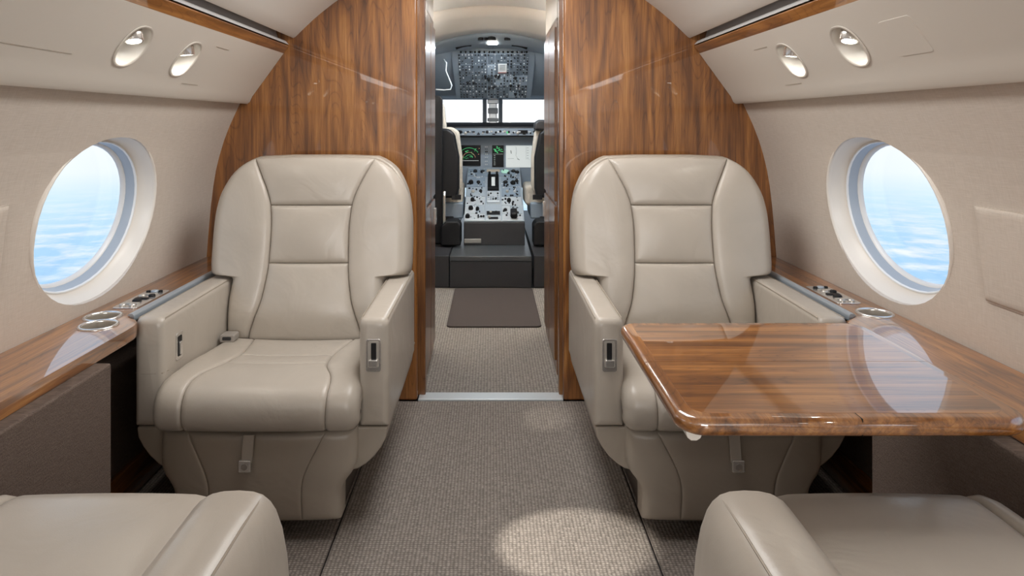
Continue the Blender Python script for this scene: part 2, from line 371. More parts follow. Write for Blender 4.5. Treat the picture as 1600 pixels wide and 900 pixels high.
def wframe(sd, y):
    """window frame: local (p along Y, q up the wall, n outboard) to world"""
    c = Vector((sd*WXC, y, WZ)); up = Vector((-sd*math.sin(TILT), 0, math.cos(TILT))); out = Vector((sd*math.cos(TILT), 0, math.sin(TILT)))
    return lambda p, q_, n: c + Vector((0, p, 0)) + up*q_ + out*n
def oval(fr, a, b, n, k=44, e=2.12):
    pts = []
    for i in range(k):
        t = 2*math.pi*i/k; c, s_ = math.cos(t), math.sin(t)
        pts.append(fr(a*math.copysign(abs(c)**(2/e), c), b*math.copysign(abs(s_)**(2/e), s_), n))
    return pts
wnum = 0
for sd, nm in ((-1, 'left'), (1, 'right')):
    fn = lambda p, q_, t, sd=sd: (sd*p, t, q_)
    # (th negative/positive keeps the skin outboard of the lining)
    w = shell(smooth_prof(WPROF, 26), fn, YA, YB+.03, .014).obj('wall_'+nm, LINEN, smooth=True, kind='structure', label='linen-covered cabin sidewall on the %s with oval windows' % nm)
    cuts = []
    for y in WINY:
        fr = wframe(sd, y); mb = MB(); mb.loft([oval(fr, .285, .235, -.10), oval(fr, .285, .235, .12)], True, True, True); cuts.append(mb)
    cut(w, cuts)
    for y in WINY:
        wnum += 1; fr = wframe(sd, y)
        root = empty('window_%d' % wnum, tuple(fr(0, 0, 0)), 'oval cabin window with cream bezel in the %s sidewall%s' % (nm, ' beside the far armchair' if y > 1.5 else ''), None, None, 'structure')
        MB().loft([oval(fr, a, b, n) for a, b, n in ((.294, .244, .012), (.2945, .2445, .002), (.293, .243, -.004), (.290, .240, -.0065), (.287, .237, -.0055), (.284, .234, -.001), (.283, .233, .006))]).obj('bezel', TRIM, root, ang=60)
        MB().loft([oval(fr, a, b, n) for a, b, n in ((.2832, .2332, .005), (.278, .228, .020), (.268, .218, .044), (.264, .214, .0455))]).obj('reveal', TRIM, root, ang=50)
        MB().loft([oval(fr, a, b, n) for a, b, n in ((.2645, .2145, .044), (.261, .211, .0445), (.259, .209, .052))]).obj('inner_ring', WHITERING, root, ang=50)
        MB().loft([oval(fr, a, b, n) for a, b, n in ((.2595, .2095, .050), (.256, .206, .064), (.254, .204, .078))]).obj('gasket', GREYRING, root, ang=50)
        MB().loft([oval(fr, a, b, n) for a, b, n in ((.2545, .2045, .076), (.250, .200, .078), (.246, .196, .090), (.32, .27, .094), (.32, .27, .02))]).obj('pane_frame', WHITERING, root, ang=50)
        MB().loft([oval(fr, .248, .198, .086), oval(fr, .248, .198, .089)], True, True, True).obj('pane', GLASS, root)
    # raised pocket flap on the sidewall between windows
    fr = wframe(sd, 1.40)
    wx = lambda z_: interp([(z2, x2) for x2, z2 in WPROF], z_)
    def Fs(a, t): return Vector((sd*(wx(t)-.001), a, t)), Vector((-sd, 0, -.12))
    patch(Fs, lambda t: 1.27, lambda t: 1.532, .703, .920, 16, 16, ((.012, .008), (.012, .008), (.012, .008), (.012, .008)), .004, puff=.004).obj('pocket_flap', LINEN, w, ang=50)
    for v in w.children[-1].data.vertices: v.co.x += -sd*.008 if True else 0
    # ---- overhead service panel (cream, between wall and wood valance)
    face = [(.998, 1.196), (.985, 1.184), (.972, 1.182), (.962, 1.190), (.952, 1.2123), (.898, 1.286), (.827, 1.384), (.83, 1.392)]
    o = shell(face, fn, YA, YB-.003, .012).obj('trim_%d' % (1 if sd < 0 else 2), CREAM, kind='structure', label='cream overhead service panel above the %s windows' % nm)
    # lamp and hatch positions on its face: (Y, e)
    eY = lambda e: (.969-.142*e, 1.189+.194*e)
    fdir = Vector((-sd*.142, 0, .194)).normalized(); fin = Vector((-sd*.194, 0, -.142)).normalized()      # up the face / into the room
    lamps = [(1.678, .56), (1.973 if sd < 0 else 2.01, .54), (.45, .56), (.17, .56)]
    def lf(y, e, sd=sd, fdir=fdir, fin=fin):
        c = Vector((sd*eY(e)[0], y, eY(e)[1]))
        return lambda p, q_, n: c + Vector((0, p, 0)) + fdir*q_ + fin*n
    cut(o, [MB().loft([oval(lf(y, e), .055, .056, -.06, 28, 2.3), oval(lf(y, e), .055, .056, .05, 28, 2.3)], True, True, True) for y, e in lamps])
    for li, (y, e) in enumerate(lamps):
        g = lf(y, e); sw = sd  # bowl dug outboard/up
        lab = {0: 'recessed oval reading lamp in the %s overhead panel, the nearer of its pair', 1: 'recessed oval reading lamp in the %s overhead panel, the farther one by the wood bulkhead',
               2: 'recessed reading lamp in the %s overhead panel over the near seat, forward of its pair', 3: 'recessed reading lamp in the %s overhead panel over the near seat, aft of its pair'}[li] % nm
        root = empty('reading_lamp', tuple(g(0, 0, 0)), lab, 'lamp', 'reading lamps in the overhead panels')
        MB().loft([oval(g, a, b, n, 32, 2.3) for a, b, n in ((.061, .062, .0005), (.0605, .0615, .003), (.056, .057, .0035), (.053, .054, .0))]).obj('rim', CREAM, root, ang=60)
        MB().loft([oval(g, a, b, n, 32, 2.3) for a, b, n in ((.0535, .0545, .001), (.051, .052, -.012), (.043, .045, -.028), (.030, .031, -.040), (.012, .012, -.044))], True, False, True).obj('bowl', BOWL, root, ang=70)
        # eyeball nozzle: a short chrome barrel hanging from the upper part of the bowl, pointing down
        ax = Vector((-sd*(.25 if li != 1 else .12), -.18 if li != 1 else .05, -1)).normalized()
        M = Matrix.Translation(g(0, .020, -.016)) @ ax.to_track_quat('Z', 'Y').to_matrix().to_4x4()
        MB().lathe([(.014, -.022), (.0225, -.02), (.0230, .012), (.021, .0150), (.0175, .0150), (.0170, .010)], M, 20, True, False).obj('barrel', CHROME, root)
        MB().lathe([(.0172, .0095), (.0172, .0125)], M, 20).obj('lens', LENS, root)
        l = spot('reading_lamp_beam', tuple(M @ Vector((0, 0, .020))), tuple(M @ Vector((0, 0, 1))), .9, 120, .8, .01, (1, .93, .82)); l.parent = None
    if sd > 0:
        pl = rrect(-.056, .056, -.047, .047, .008); g = lf(1.457, .54)
        hp = MB().loft([[g(p, q_, -.003) for p, q_ in pl], [g(p, q_, .0006) for p, q_ in pl], [g(p*.985, q_*.985, .0012) for p, q_ in pl]], True, True, True).obj('hatch_cover', CREAM, o, smooth=False)
    # fine joints of the panel
    for e, ya, yb in ([(.357, .2, 1.477)] if sd < 0 else []) + [(.20, 2.05, 2.16), (.80, 2.1, 2.2)]:
        g = lf(0, e); MB().box(-.0006, .0006, ya, yb, -.0006, .0006, Matrix.Translation(g(0, 0, .0004))).obj('panel_joint', SEAM, o)
    # ---- wood valance rail
    MB().prism([(.829, 1.381), (.805, 1.412), (.825, 1.424), (.86, 1.40)], fn, YA, YB-.004).obj('trim_%d' % (3 if sd < 0 else 4), WY, kind='structure', bevel=.004, label='walnut valance rail above the %s overhead panel' % nm)
    MB().prism([(.806, 1.418), (.826, 1.428), (.862, 1.44), (.872, 1.49), (.80, 1.456), (.80, 1.450), (.858, 1.475), (.850, 1.444), (.82, 1.434)], fn, YA, YB-.004).obj('recess_lining', mat('recess_grey_'+nm, (.62, .61, .60), .5), o)
    # ---- ledge
    lp = [(1.133, YA), (.935, YA), (.935, 1.72), (.937, 1.77), (.945, 1.80), (.96, 1.822), (.985, 1.84), (.997, 1.85), (.997, YB-.002), (1.133, YB-.002)]
    led = MB().prism([(sd*x, y) for x, y in lp], lambda x, y, t: (x, y, t), .540, .575).obj('ledge', WY, smooth=False)
    tag(led, 'glossy walnut side ledge under the %s windows' % nm, 'ledge')
    cups = [(-1.032, 1.772), (-1.066, 1.852)] if sd < 0 else [(1.070, 1.885)]
    cutters = [MB().lathe([(.043, .50), (.043, .60)], Matrix.Translation((x, y, 0)), 32) for x, y in cups]
    y0, y1 = (1.93, 2.14) if sd < 0 else (1.98, 2.19)
    cut(led, cutters)
    bv = led.modifiers.new('bevel', 'BEVEL'); bv.width = .006; bv.segments = 3; bv.limit_method = 'ANGLE'; bv.angle_limit = R(60); bv.harden_normals = True
    MB().prism(rrect(.985, 1.004, .556, .581, .008, 4), lambda p, q_, t, sd=sd: (sd*p, t, q_), 1.86, YB-.01).obj('metal_edge', STEEL, led)
    for ci, (x, y) in enumerate(cups):
        c = empty('cup_holder', (x, y, .54), ('steel cup holder sunk in the %s walnut ledge' % nm) + ('' if sd > 0 else (', the nearer of the two' if ci == 0 else ', the farther of the two')), 'cup holder', 'cup holders in the ledges')
        M = Matrix.Translation((x, y, 0))
        MB().lathe([(.041, .5752), (.0405, .53), (.040, .512), (.036, .509), (.004, .509)], M, 32, False, True).obj('cup', CUPIN, c, ang=50)
        MB().lathe([(.049, .5752), (.0485, .578), (.045, .5795), (.0415, .5785), (.0408, .574)], M, 32, False, False).obj('rim', CHROME, c, ang=80)
    # control plate
    c = empty('seat_control_panel', (sd*1.052, (y0+y1)/2, .576), 'chrome control plate with buttons and a knob let into the %s ledge' % nm, 'control panel', 'control plates in the ledges')
    xc = sd*1.052
    MB().prism(rrect(xc-.036, xc+.036, y0, y1, .012), lambda x, y, t: (x, y, t), .5752, .5780).obj('plate', CHROME, c, bevel=.001)
    for k, (dx, yy, r_, mt) in enumerate(((.0, .35, .013, BLACK), (.014, .10, .009, NICKEL), (-.014, .10, .009, NICKEL), (.016, .62, .010, BLACK), (-.012, .60, .011, NICKEL), (.0, .86, .012, STEEL), (.018, .86, .006, BLACK), (-.018, .84, .007, BLACK))):
        MB().lathe([(r_, .577), (r_, .582), (r_*.8, .5845), (r_*.3, .585)], Matrix.Translation((xc+dx, lerp(y0, y1, yy), 0)), 16).obj('button', mt, c)
    for yy in (.22, .48, .73):
        MB().prism(rrect(xc-.02, xc+.02, lerp(y0, y1, yy)-.008, lerp(y0, y1, yy)+.008, .003), lambda x, y, t: (x, y, t), .577, .581).obj('rocker', NICKEL if yy != .48 else BLACK, c, bevel=.001)
    # ---- dado below the ledge
    dd = empty('wall_%s_lower' % nm, (sd*1.0, 1.6, 0), None, None, None, 'structure')
    MB().box(sd*.90, sd*1.12, YA, 1.00, 0, .539).obj('dado_panel', DADO, dd, bevel=.006)
    MB().box(sd*.90, sd*1.12, 1.006, 1.60, 0, .539).obj('dado_panel', DADO, dd, bevel=.006)
    MB().box(sd*1.075, sd*1.16, 1.60, YB, 0, .539).obj('dado_panel', DADO, dd, bevel=.004)
    MB().box(sd*1.062, sd*1.09, 1.602, YB-.002, 0, .10).obj('baseboard_'+nm, WY, dd, bevel=.003)

# ceiling
cp = [(.86, 1.50), (.80, 1.452), (.790, 1.445), (.782, 1.449), (.70, 1.527), (.607, 1.600), (.48, 1.68), (.34, 1.74), (.18, 1.782), (0, 1.797)]
full = cp[:4] + smooth_prof(cp[3:], 14)[1:]
full = full + [(-x, z_) for x, z_ in full[-2::-1]]
out = [(x*1.03, z_+.015) for x, z_ in full]
ce = strip(full, out, lambda p, q_, t: (p, t, q_), YA, YB).obj('ceiling', CEIL, kind='structure', label='smooth arched cream cabin ceiling')
# outer skin so that no light leaks in behind the linings
sk = [(.78, 1.62), (.55, 1.74), (.30, 1.82), (0, 1.86)]; sk = sk + [(-x, z_) for x, z_ in sk[-2::-1]]
sk = [(.83, 1.58)] + sk + [(-.83, 1.58)]
strip(sk, [(x*1.03, z_+.02) for x, z_ in sk], lambda p, q_, t: (p, t, q_), YA, YB+.03).obj('roof_skin', CEIL, ce)
# aft wall
MB().box(-1.2, 1.2, YA-.05, YA, 0, 1.9).obj('wall_back', WV, kind='structure', label='walnut bulkhead closing the aft end of the cabin')
# floor with carpet strips
fl = MB().box(-1.2, 1.2, YA, 7.0, -.06, -.012).obj('floor', DARK, kind='structure', label='cabin floor')
MB().box(-.418, .418, YA, YB-.002, -.012, 0).obj('carpet_strip', CARPET, fl, bevel=.003)
for sd in (-1, 1):
    MB().box(min(sd*.423, sd*1.10), max(sd*.423, sd*1.10), YA, YB-.002, -.012, -.003).obj('carpet_strip', CARPET_S, fl, bevel=.003)
MB().box(-.60, .60, YB+.075, 4.53, -.012, -.001).obj('carpet_strip', CARPET_V, fl)
th = MB().box(-.293, .287, YB+.005, YB+.075, -.008, .004).obj('trim_5', SILVER, kind='structure', bevel=.002, label='bright metal threshold strip across the doorway floor')

# forward bulkhead
OUTL = [(1.165, 0.0), (1.165, .50), (1.15, .60), (1.13, .76), (1.10, .95), (1.05, 1.12), (1.00, 1.23), (.94, 1.36), (.88, 1.48), (.80, 1.60), (.60, 1.72), (.40, 1.80), (.286, 1.83)]
bk = MB().box(-.296, .286, YB, YB+.05, 1.735, 1.86).obj('wall_front', CEIL, kind='structure', label='walnut veneered forward bulkhead split by the cockpit doorway')
MB().prism([(-.296, 0)] + [(-x, z_) for x, z_ in OUTL[:-1]] + [(-.296, 1.83)], lambda x, z_, t: (x, t, z_), YB, YB+.05).obj('bulkhead_panel', WV, bk, bevel=.010, seg=4)
MB().prism([(.286, 0)] + [(x, z_) for x, z_ in OUTL[:-1]] + [(.286, 1.83)], lambda x, z_, t: (x, t, z_), YB, YB+.05).obj('bulkhead_panel', WV, bk, bevel=.010, seg=4)
for x0, x1 in ((-.305, -.268), (.274, .31)):
    MB().box(x0, x1, YB+.05, YB+.10, 0, 1.735).obj('door_jamb', WC, bk, bevel=.005)
MB().lathe([(.004, 0), (.004, .012), (.008, .014), (.008, .02)], Matrix.Translation((-.312, YB, .235)) @ Matrix.Rotation(R(90), 4, 'X'), 12).obj('door_stop', NICKEL, bk)

# ================================================================ SEATS
def seat_frame(side, y0, sgn, xc):
    """a = towards the aisle, d = from arm fronts towards the back, z up"""
    return lambda a, d, z_: Vector((side*(xc - a), y0 + sgn*d, z_))
def pipe(Wf, pts, name, parent, r=.0014, m=None):
    return MB().tube([Wf(*p) for p in pts], r, 5).obj(name, m or SEAM, parent)
def far_seat(side, label):
    xc = .625; Wf = seat_frame(side, 1.83, 1, xc)
    root = empty('armchair', tuple(Wf(0, .3, 0)), label, 'armchair', 'leather cabin armchairs')
    nrm = lambda a, d, z_: Wf(a, d, z_) - Wf(0, 0, 0)
    AW = (.265, .345)
    # base
    MB().prism([(-.2, .10), (.2, .10), (.2, .60), (-.2, .60)], lambda a, d, t: Wf(a, d, t), -.003, .24).obj('pedestal', BRONZE, root, bevel=.006)
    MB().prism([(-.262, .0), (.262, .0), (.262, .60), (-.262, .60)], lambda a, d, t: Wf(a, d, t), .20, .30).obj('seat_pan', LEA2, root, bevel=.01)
    for s_ in (1, -1):
        # arm: padded upright slab, slightly crowned top
        prof = []
        for (p, q_) in rrect(AW[0], AW[1], .281, .577, .017, 6, (.004, .004, .019, .019)): prof.append((p, q_))
        mb = MB()
        def ring(d, grow, dz=0):
            cxa = (AW[0]+AW[1])/2; cz = .43
            return [Wf(s_*(cxa + (p-cxa)*grow), d, cz + (q_-cz)*(1-(1-grow)*.32)) for p, q_ in prof]
        rings = [ring(.000, .62), ring(.0025, .78), ring(.007, .90), ring(.013, .975), ring(.020, 1.0)] + [ring(.02 + .60*k/10, 1.0 + .02*math.sin(math.pi*k/10)) for k in range(1, 10)] + [ring(.615, 1), ring(.62, .95)]
        arm = mb.loft(rings, True, True, True).obj('armrest', LEA, root, ang=70)
        # piping / stitched seams
        for a_ in (AW[0]+.004, AW[1]-.004):
            pipe(Wf, [(s_*a_, .019, .285), (s_*a_, .0175, .45), (s_*a_, .0175, .565), (s_*a_, .022, .5725), (s_*a_, .3, .5735), (s_*a_, .60, .5735)], 'piping', arm, .0016)
        if s_ < 0 or True:
            zz = .427 if s_ < 0 else .2815
            if s_ < 0: pipe(Wf, [(s_*(AW[0]-.001), .03, zz), (s_*(AW[0]+.004), .006, zz), (s_*(AW[0]+.02), .0008, zz), (s_*(AW[1]-.02), .0008, zz), (s_*(AW[1]-.004), .006, zz), (s_*(AW[1]+.001), .03, zz)], 'piping', arm, .0014)
        # skirt below the arm curving in under the seat
        sp_ = [(.342, .279), (.338, .25), (.325, .225), (.305, .198), (.283, .178), (.262, .165), (.24, .16), (.235, .279)]
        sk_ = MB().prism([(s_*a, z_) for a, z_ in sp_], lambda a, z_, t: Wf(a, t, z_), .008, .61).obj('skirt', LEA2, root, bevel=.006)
        # flip latch / pull on arm
        if s_ > 0:
            ac, z0, z1 = .3055, .4335, .522
            lt = MB().prism(rrect(ac-.020, ac+.020, z0, z1, .006), lambda a, z_, t: Wf(a, t, z_), -.0045, .004).obj('latch', CHROME, root, bevel=.0012, label='chrome release latch on the armrest front')
            MB().prism(rrect(ac-.0145, ac+.0145, z0+.012, z1-.006, .004), lambda a, z_, t: Wf(a, t, z_), -.0052, -.0040).obj('slot', NICKEL, lt)
            MB().prism(rrect(ac-.006, ac+.008, z0+.034, z1-.010, .002), lambda a, z_, t: Wf(a, t, z_), -.0062, -.0046).obj('slot', BLACK, lt)
            MB().prism(rrect(ac-.012, ac+.012, z0+.016, z0+.034, .003), lambda a, z_, t: Wf(a, t, z_), -.013, -.005).obj('lever', CHROME, lt, bevel=.0015)
        else:
            d0, d1, z0, z1 = .072, .112, .435, .512
            lt = MB().prism(rrect(d0, d1, z0, z1, .006), lambda d, z_, t: Wf(t, d, z_), -.268, -.2622).obj('latch', CHROME, root, bevel=.001, label='chrome recline latch on the inner face of the armrest')
            MB().prism(rrect(d0+.008, d1-.008, z0+.010, z1-.010, .004), lambda d, z_, t: Wf(t, d, z_), -.2625, -.2612).obj('slot', BLACK, lt)
            MB().prism(rrect(d0+.014, d1-.012, z0+.014, z1-.026, .003), lambda d, z_, t: Wf(t, d, z_), -.2620, -.2572).obj('lever', CHROME, lt, bevel=.001)
    # ---- cushion: surface along a path from the backrest to under the front edge
    path = [(.43, .384), (.34, .389), (.24, .397), (.15, .407), (.07, .413), (.01, .410), (-.030, .398), (-.052, .375), (-.060, .345), (-.058, .315), (-.045, .296), (-.02, .288)]
    cum = [0]
    for i in range(1, len(path)): cum.append(cum[-1] + math.hypot(path[i][0]-path[i-1][0], path[i][1]-path[i-1][1]))
    Lp = cum[-1]; dp = [(c/Lp, p[0]) for c, p in zip(cum, path)]; zp = [(c/Lp, p[1]) for c, p in zip(cum, path)]
    def cat(pts, x):  # catmull through points
        n = len(pts)
        if x <= pts[0][0]: x = pts[0][0]+1e-9
        if x >= pts[-1][0]: x = pts[-1][0]-1e-9
        for i in range(n-1):
            if x <= pts[i+1][0]:
                x0, y0 = pts[i]; x1, y1 = pts[i+1]; h = x1-x0; t_ = (x-x0)/h
                m0 = (y1-pts[i-1][1])/(x1-pts[i-1][0]) if i else (y1-y0)/h
                m1 = (pts[i+2][1]-y0)/(pts[i+2][0]-x0) if i+2 < n else (y1-y0)/h
                return (2*t_**3-3*t_*t_+1)*y0+(t_**3-2*t_*t_+t_)*h*m0+(-2*t_**3+3*t_*t_)*y1+(t_**3-t_*t_)*h*m1
    def Cs(a, t):
        d, z_ = cat(dp, t), cat(zp, t); e = 1e-3
        td, tz = cat(dp, t+e)-cat(dp, t-e), cat(zp, t+e)-cat(zp, t-e); l = math.hypot(td, tz)
        n = nrm(0, tz/l, -td/l)
        side_lift = .010*abs(a/.26)**2*(1-min(1, max(0, (t-.55)/.2)))
        a2 = a*(1 + .045*min(1, max(0, (t-.60)/.10)))       # the front edge swells past the arms
        return Wf(a2, d - .012*(1-(a/.27)**2)*min(1, max(0, (t-.6)/.15)), z_ + side_lift), n
    tt = lambda d: next((k/400 for k in range(401) if cat(dp, k/400) <= d), 1)
    tq = lambda t: interp([(0, .168), (tt(.22), .143), (tt(.12), .150), (tt(.03), .178), (.75, .182), (1, .18)], t)
    ed = (.010, .008)
    t1_, t2_ = tt(.226), tt(.130)
    for (a0, a1, nm2) in ((0, t1_, 'seat_cushion'), (t1_, t2_, 'seat_cushion'), (t2_, 1, 'seat_cushion')):
        e0 = (.008, .004) if a0 else (.02, .02); e1 = (.008, .004) if a1 < 1 else (.01, .008)
        patch(Cs, lambda t: -tq(t), tq, a0, a1, 22, 26 if a1 == 1 else 12, (ed, ed, e0, e1), .05, puff=.002).obj('seat_panel', LEA, root, ang=80)
    for s_ in (1, -1):
        A, B = (lambda t: s_*tq(t)), (lambda t: s_*.262)
        patch(Cs, A, B, 0, 1, 18, 44, (ed, (.030, .030), (.02, .02), (.01, .008)), .05, puff=.004).obj('seat_side_bolster', LEA, root, ang=80)
        pts = [(s_*.267*(1 + .02*min(1, max(0, (t-.6)/.1))), cat(dp, t)+.006, cat(zp, t)-.0) for t in [.66+.03*k for k in range(11)]]
    # ---- backrest
    dtab = [(.36, .425), (.45, .425), (.55, .447), (.65, .472), (.80, .500), (.92, .528), (1.0, .560)]
    def Bs(a, t):
        d = interp(dtab, t); sl = (interp(dtab, t+.004)-interp(dtab, t-.004))/.008
        wing = .0
        d2 = d + .025*(a/.34)**2*(-1 if t > 5 else .6)
        zz = t + .010*(1-(a/.24)**2)*max(0, min(1, (t-.84)/.14))
        n = nrm(0, -1, sl).normalized()
        return Wf(a, d2, zz), n
    sq = lambda t: interp([(.375, .192), (.40, .188), (.45, .172), (.52, .150), (.632, .136), (.733, .134), (.823, .141), (.86, .152), (.92, .180), (.985, .214)], t)
    eb = (.012, .011)
    for (z0, z1, nm2, n2) in ((.375, .630, 'lumbar_panel', 22), (.630, .823, 'middle_panel', 16), (.823, .986, 'headrest_panel', 18)):
        etop = (.030, .028) if z1 > .9 else eb
        patch(Bs, lambda t: -sq(t), sq, z0, z1, 22, n2, (eb, eb, eb, etop), .06, puff=.013).obj(nm2, LEA, root, ang=80)
    aout = lambda t: interp([(.375, .262), (.575, .262), (.583, .268), (.586, .29), (.588, .318), (.593, .335), (.605, .344), (.64, .348), (.70, .3485), (.78, .346), (.85, .335), (.905, .313), (.94, .290), (.965, .260), (.98, .232), (.986, .2145)], t)
    vs = [.375+.02*k for k in range(10)] + [.575, .580, .583, .5845, .586, .587, .588, .590, .593, .598, .605, .615, .63, .65] + [.67+.02*k for k in range(13)] + [.925, .938, .950, .960, .968, .975, .980, .984, .9858]
    vs = sorted(set(vs))
    sm = lambda t: (lambda x: x*x*(3-2*x))(min(1, max(0, (t-.50)/.12)))
    for s_ in (1, -1):
        patch(Bs, lambda t: s_*sq(t), lambda t: s_*aout(t), vs, None, 22, 0, (eb, (lambda t: (lerp(.016, .042, sm(t)), lerp(.014, .050, sm(t)))), (.008, .006), (.012, .010)), .065, puff=.014, flat=True).obj('side_bolster', LEA, root, ang=80)
        # stitched seam close to the outer edge of the wing
        pts = []
        for k in range(22):
            t = .60 + .36*k/21; P, n = Bs(s_*(aout(t)-.020), t); pts.append(P + n*(-.0065+.006))
        MB().tube([p + Vector((0, .002, 0)) for p in pts], .0012, 5).obj('stitching', SEAM, root)
    # shell behind
    prof = [( aout(t)-.006, t) for t in vs if t > .59] ; lo = [(.255, .36), (.255, .585)]
    poly = lo + prof + [(.1, .990), (-.1, .990)] + [(-a, t) for a, t in prof[::-1]] + [(-a, t) for a, t in lo[::-1]]
    def back(a, z_, t): return Wf(a, interp(dtab, z_) + t, z_)
    MB().prism(poly, back, .050, .125).obj('backrest_shell', LEA2, root, bevel=.012)
    # belt end fitting at the root of the backrest and its twin
    for s_ in (1, -1):
        bl = MB().prism(rrect(s_*.232-.024, s_*.232+.024, .396, .420, .006), lambda a, z_, t: Wf(a, t, z_), .355, .40).obj('belt_socket', mat_belt, root, bevel=.003)
        MB().prism(rrect(s_*.232-.014, s_*.232+.014, .403, .414, .003), lambda a, z_, t: Wf(a, t, z_), .3535, .3565).obj('slot', DARK, bl)
    # ---- leg rest
    def Ls(a, t):
        d = -.050 + .012*((t-.18)/.12)**2*(1 if t > .18 else .3) + .020*(a/.26)**4
        return Wf(a, d, t), nrm(0, -1, 0)
    lo_ = lambda t: interp([(.048, .222), (.10, .222), (.125, .2235), (.15, .235), (.175, .254), (.20, .262), (.24, .2635), (.285, .262)], t)
    ls_ = lambda t: interp([(.048, .124), (.13, .122), (.165, .127), (.20, .140), (.245, .163), (.285, .184)], t)
    e3 = (.006, .0035)
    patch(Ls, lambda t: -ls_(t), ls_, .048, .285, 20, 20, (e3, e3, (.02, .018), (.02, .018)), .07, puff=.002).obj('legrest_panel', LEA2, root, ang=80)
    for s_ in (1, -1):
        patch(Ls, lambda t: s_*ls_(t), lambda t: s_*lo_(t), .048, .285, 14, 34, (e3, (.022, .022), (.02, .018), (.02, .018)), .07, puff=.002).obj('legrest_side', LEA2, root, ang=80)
        pipe(Wf, [(s_*(lo_(t)-.016), Ls(0, t)[0].y-1.83+.018, t) for t in [.06+.011*k for k in range(20)]], 'stitching', root, .0011)
    # strap and buckle
    a0 = -.026
    st = MB().prism([(a0, .288), (a0+.028, .288), (a0+.022, .215), (a0-.006, .215)], lambda a, z_, t: Wf(a, t, z_), -.0605, -.0535).obj('strap', LEA, root, bevel=.001, label='short leather strap hanging over the leg rest')
    bc = MB().prism(rrect(a0-.011, a0+.021, .193, .2235, .003), lambda a, z_, t: Wf(a, t, z_), -.0665, -.056).obj('buckle', CHROME, st, bevel=.0015, label='square metal buckle')
    MB().lathe([(.0085, 0), (.0085, .0012)], Matrix.Translation(Wf(a0+.005, -.0668, .208)) @ Matrix.Rotation(R(90), 4, 'X'), 16).obj('button', mat_belt, st)
    return root
mat_belt = mat('belt_fitting', (.30, .275, .25), .4)
far_seat(-1, 'beige leather armchair facing the camera left of the aisle, its seat clear')
far_seat(1, 'beige leather armchair facing the camera right of the aisle, behind the walnut table')

